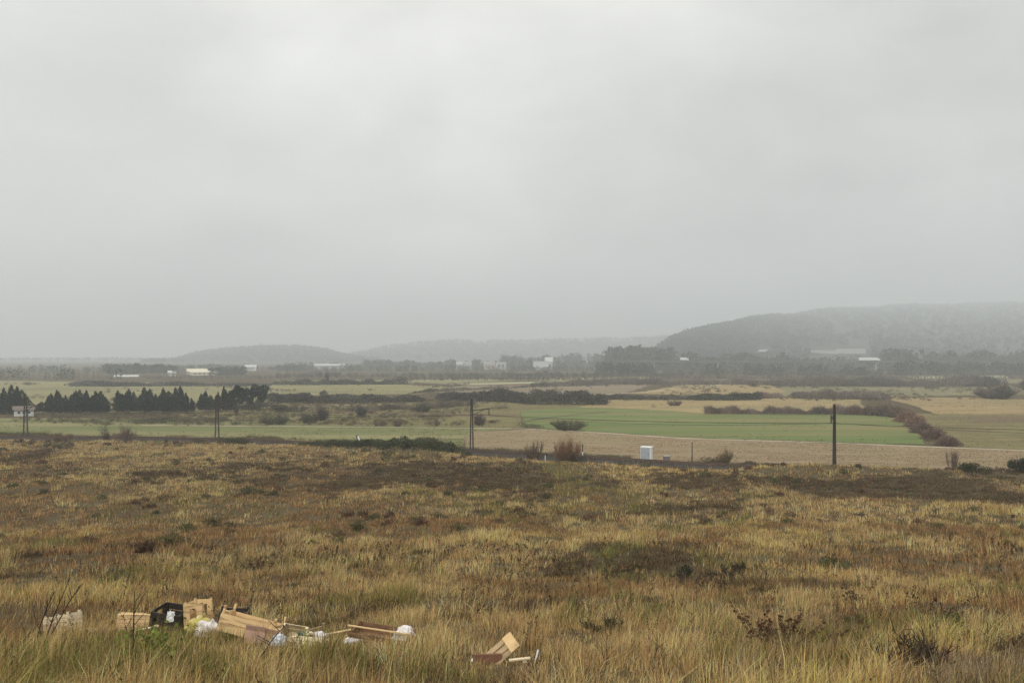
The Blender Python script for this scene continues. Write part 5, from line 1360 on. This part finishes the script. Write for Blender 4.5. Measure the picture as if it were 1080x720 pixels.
t = board(327, 9.85, None, (30, 3, -8), 'pale crate lid lying low in front of the green sheet', None, .06, 'crate lid', 'crate_lid')
for k in range(4): MB().box((0, -.12 + k * .08, 0), (.4, .07, .008)).build('slat', m_woodp, t)
for sx in (-.17, .17): MB().box((sx, 0, -.014), (.03, .32, .018)).build('batten', m_wood2, t)
# 12 long shallow brown crate with white bag
t = crate(404, 9.7, (.74, .32, .14), (6, 5.5, -8), 'long shallow brown crate at the right end of the heap', m_woodb, .07, 'fblr', False, .02)
t2 = board(400, 9.52, None, (0, 5.5, -8), 'pale lath along the top edge of the long shallow brown crate', None, .22, 'plank', 'plank', 'loose planks and slats')
MB().box((0, 0, 0), (.78, .02, .014)).build('lath', m_wood, t2); MB().box((.36, .0, -.03), (.03, .018, .05)).build('block', m_wood, t2)
bag('plastic_bag', 425, 9.65, (.125, .11, .17), 'white knotted bag sitting on the right end of the shallow brown crate', m_bagw, .08, 44, knot=False)
t = board(371, 9.9, None, (0, 58, 10), 'brown slat slanting at the left end of the shallow crate', None, .06, 'plank', 'plank', 'loose planks and slats')
MB().box((0, 0, 0), (.24, .045, .014)).build('slat', m_wood2, t); MB().box((.1, .0, .015), (.03, .045, .014)).build('block', m_wood2, t)
bag('plastic_bag', 372, 9.6, (.09, .07, .09), 'small dirty bag half sunk in grass before the shallow crate', m_bagw, .06, 45, knot=False)
# 14 broken pallet piece at right
x, y, z = at_item(526, 0, 8.35, .14)
t = empty('pallet_piece', (x, y, z)); t.rotation_euler = (R(42), R(-38), R(10)); tag(t, 'broken pallet piece of narrow slats poking up alone at lower centre', 'pallet')
for k in range(3): MB().box((0, -.07 + k * .07, 0), (.46 - .05 * k, .05, .012)).build('slat', m_wood2, t)
for sx in (-.1, .16): MB().box((sx, 0, -.027), (.04, .2, .04)).build('bearer', m_wood2, t)
MB().box((.17, .0, .016), (.11, .19, .016)).build('end_board', m_wood, t)
for px, Y, rot, sz, lab in [(501, 8.3, (20, -42, 10), (.10, .035), 'small white plastic strip left of the pallet piece'), (566, 8.45, (15, -75, 5), (.13, .035), 'upright white plastic strip right of the pallet piece')]:
    sheet('plastic_scrap', px, Y, sz, rot, lab, 'plastic scrap', m_white, .11, int(px), .004, .004)
t = board(548, 8.2, None, (4, -4, 6), 'pale splintered slat lying right of the pallet piece', None, .10, 'plank', 'plank', 'loose planks and slats')
MB().box((0, 0, 0), (.22, .04, .014)).build('slat', m_woodp, t); MB().box((.05, .0, -.02), (.04, .04, .03)).build('block', m_woodp, t)
t = board(514, 8.3, None, (0, 0, 4), 'reddish board low in the grass under the pallet piece', None, .10, 'board', 'board')
MB().box((0, 0, 0), (.3, .03, .09)).build('panel', m_red, t); MB().box((-.1, .02, 0), (.03, .02, .1)).build('batten', m_red, t)
x, y = ground_at(225, 611)
sheet('paper_scrap', 225, y, (.2, .12), (20, 0, 10), 'small pale scrap lying in the grass behind the heap', 'paper', m_card, .06, 61, .05)
t = board(104, 11.7, None, (0, 8, 20), 'short grey board half sunk in grass left of the tan crate', None, 0.08, 'plank', 'plank', 'loose planks and slats'); MB().box((0, 0, 0), (0.3, 0.06, 0.014)).build('board', m_wood2, t); MB().box((0.114, 0, 0.015), (.035, 0.06, .014)).build('block', m_wood2, t)
t = board(156, 11.5, None, (10, -14, -12), 'pale splintered plank lying before the tan and black crates', None, 0.12, 'plank', 'plank', 'loose planks and slats'); MB().box((0, 0, 0), (0.34, 0.05, 0.012)).build('board', m_woodp, t); MB().box((0.129, 0, 0.014), (.035, 0.05, .014)).build('block', m_woodp, t)
t = board(238, 11.0, None, (0, 14, 0), 'upright tan plank sticking up at the left end of the long crate', None, 0.24, 'plank', 'plank', 'loose planks and slats'); MB().box((0, 0, 0), (0.1, 0.03, 0.34)).build('board', m_wood, t); MB().box((0.038, 0, 0.178), (.035, 0.03, .014)).build('block', m_wood, t)
t = board(299, 10.7, None, (12, 10, -6), 'tan plank sloping down along the right end of the long crate', None, 0.15, 'plank', 'plank', 'loose planks and slats'); MB().box((0, 0, 0), (0.42, 0.05, 0.013)).build('board', m_wood, t); MB().box((0.160, 0, 0.014), (.035, 0.05, .014)).build('block', m_wood, t)
t = board(318, 10.3, None, (8, -6, 14), 'pale plank across the tipped pale crate', None, 0.15, 'plank', 'plank', 'loose planks and slats'); MB().box((0, 0, 0), (0.3, 0.045, 0.012)).build('board', m_woodp, t); MB().box((0.114, 0, 0.014), (.035, 0.045, .014)).build('block', m_woodp, t)
t = board(345, 10.2, None, (20, -10, -16), 'grey brown plank below the dark rising plank', None, 0.07, 'plank', 'plank', 'loose planks and slats'); MB().box((0, 0, 0), (0.36, 0.06, 0.012)).build('board', m_wood2, t); MB().box((0.137, 0, 0.014), (.035, 0.06, .014)).build('block', m_wood2, t)
t = board(386, 9.8, None, (5, 16, 8), 'pale plank leaning on the shallow brown crate', None, 0.11, 'plank', 'plank', 'loose planks and slats'); MB().box((0, 0, 0), (0.3, 0.04, 0.012)).build('board', m_wood, t); MB().box((0.114, 0, 0.014), (.035, 0.04, .014)).build('block', m_wood, t)
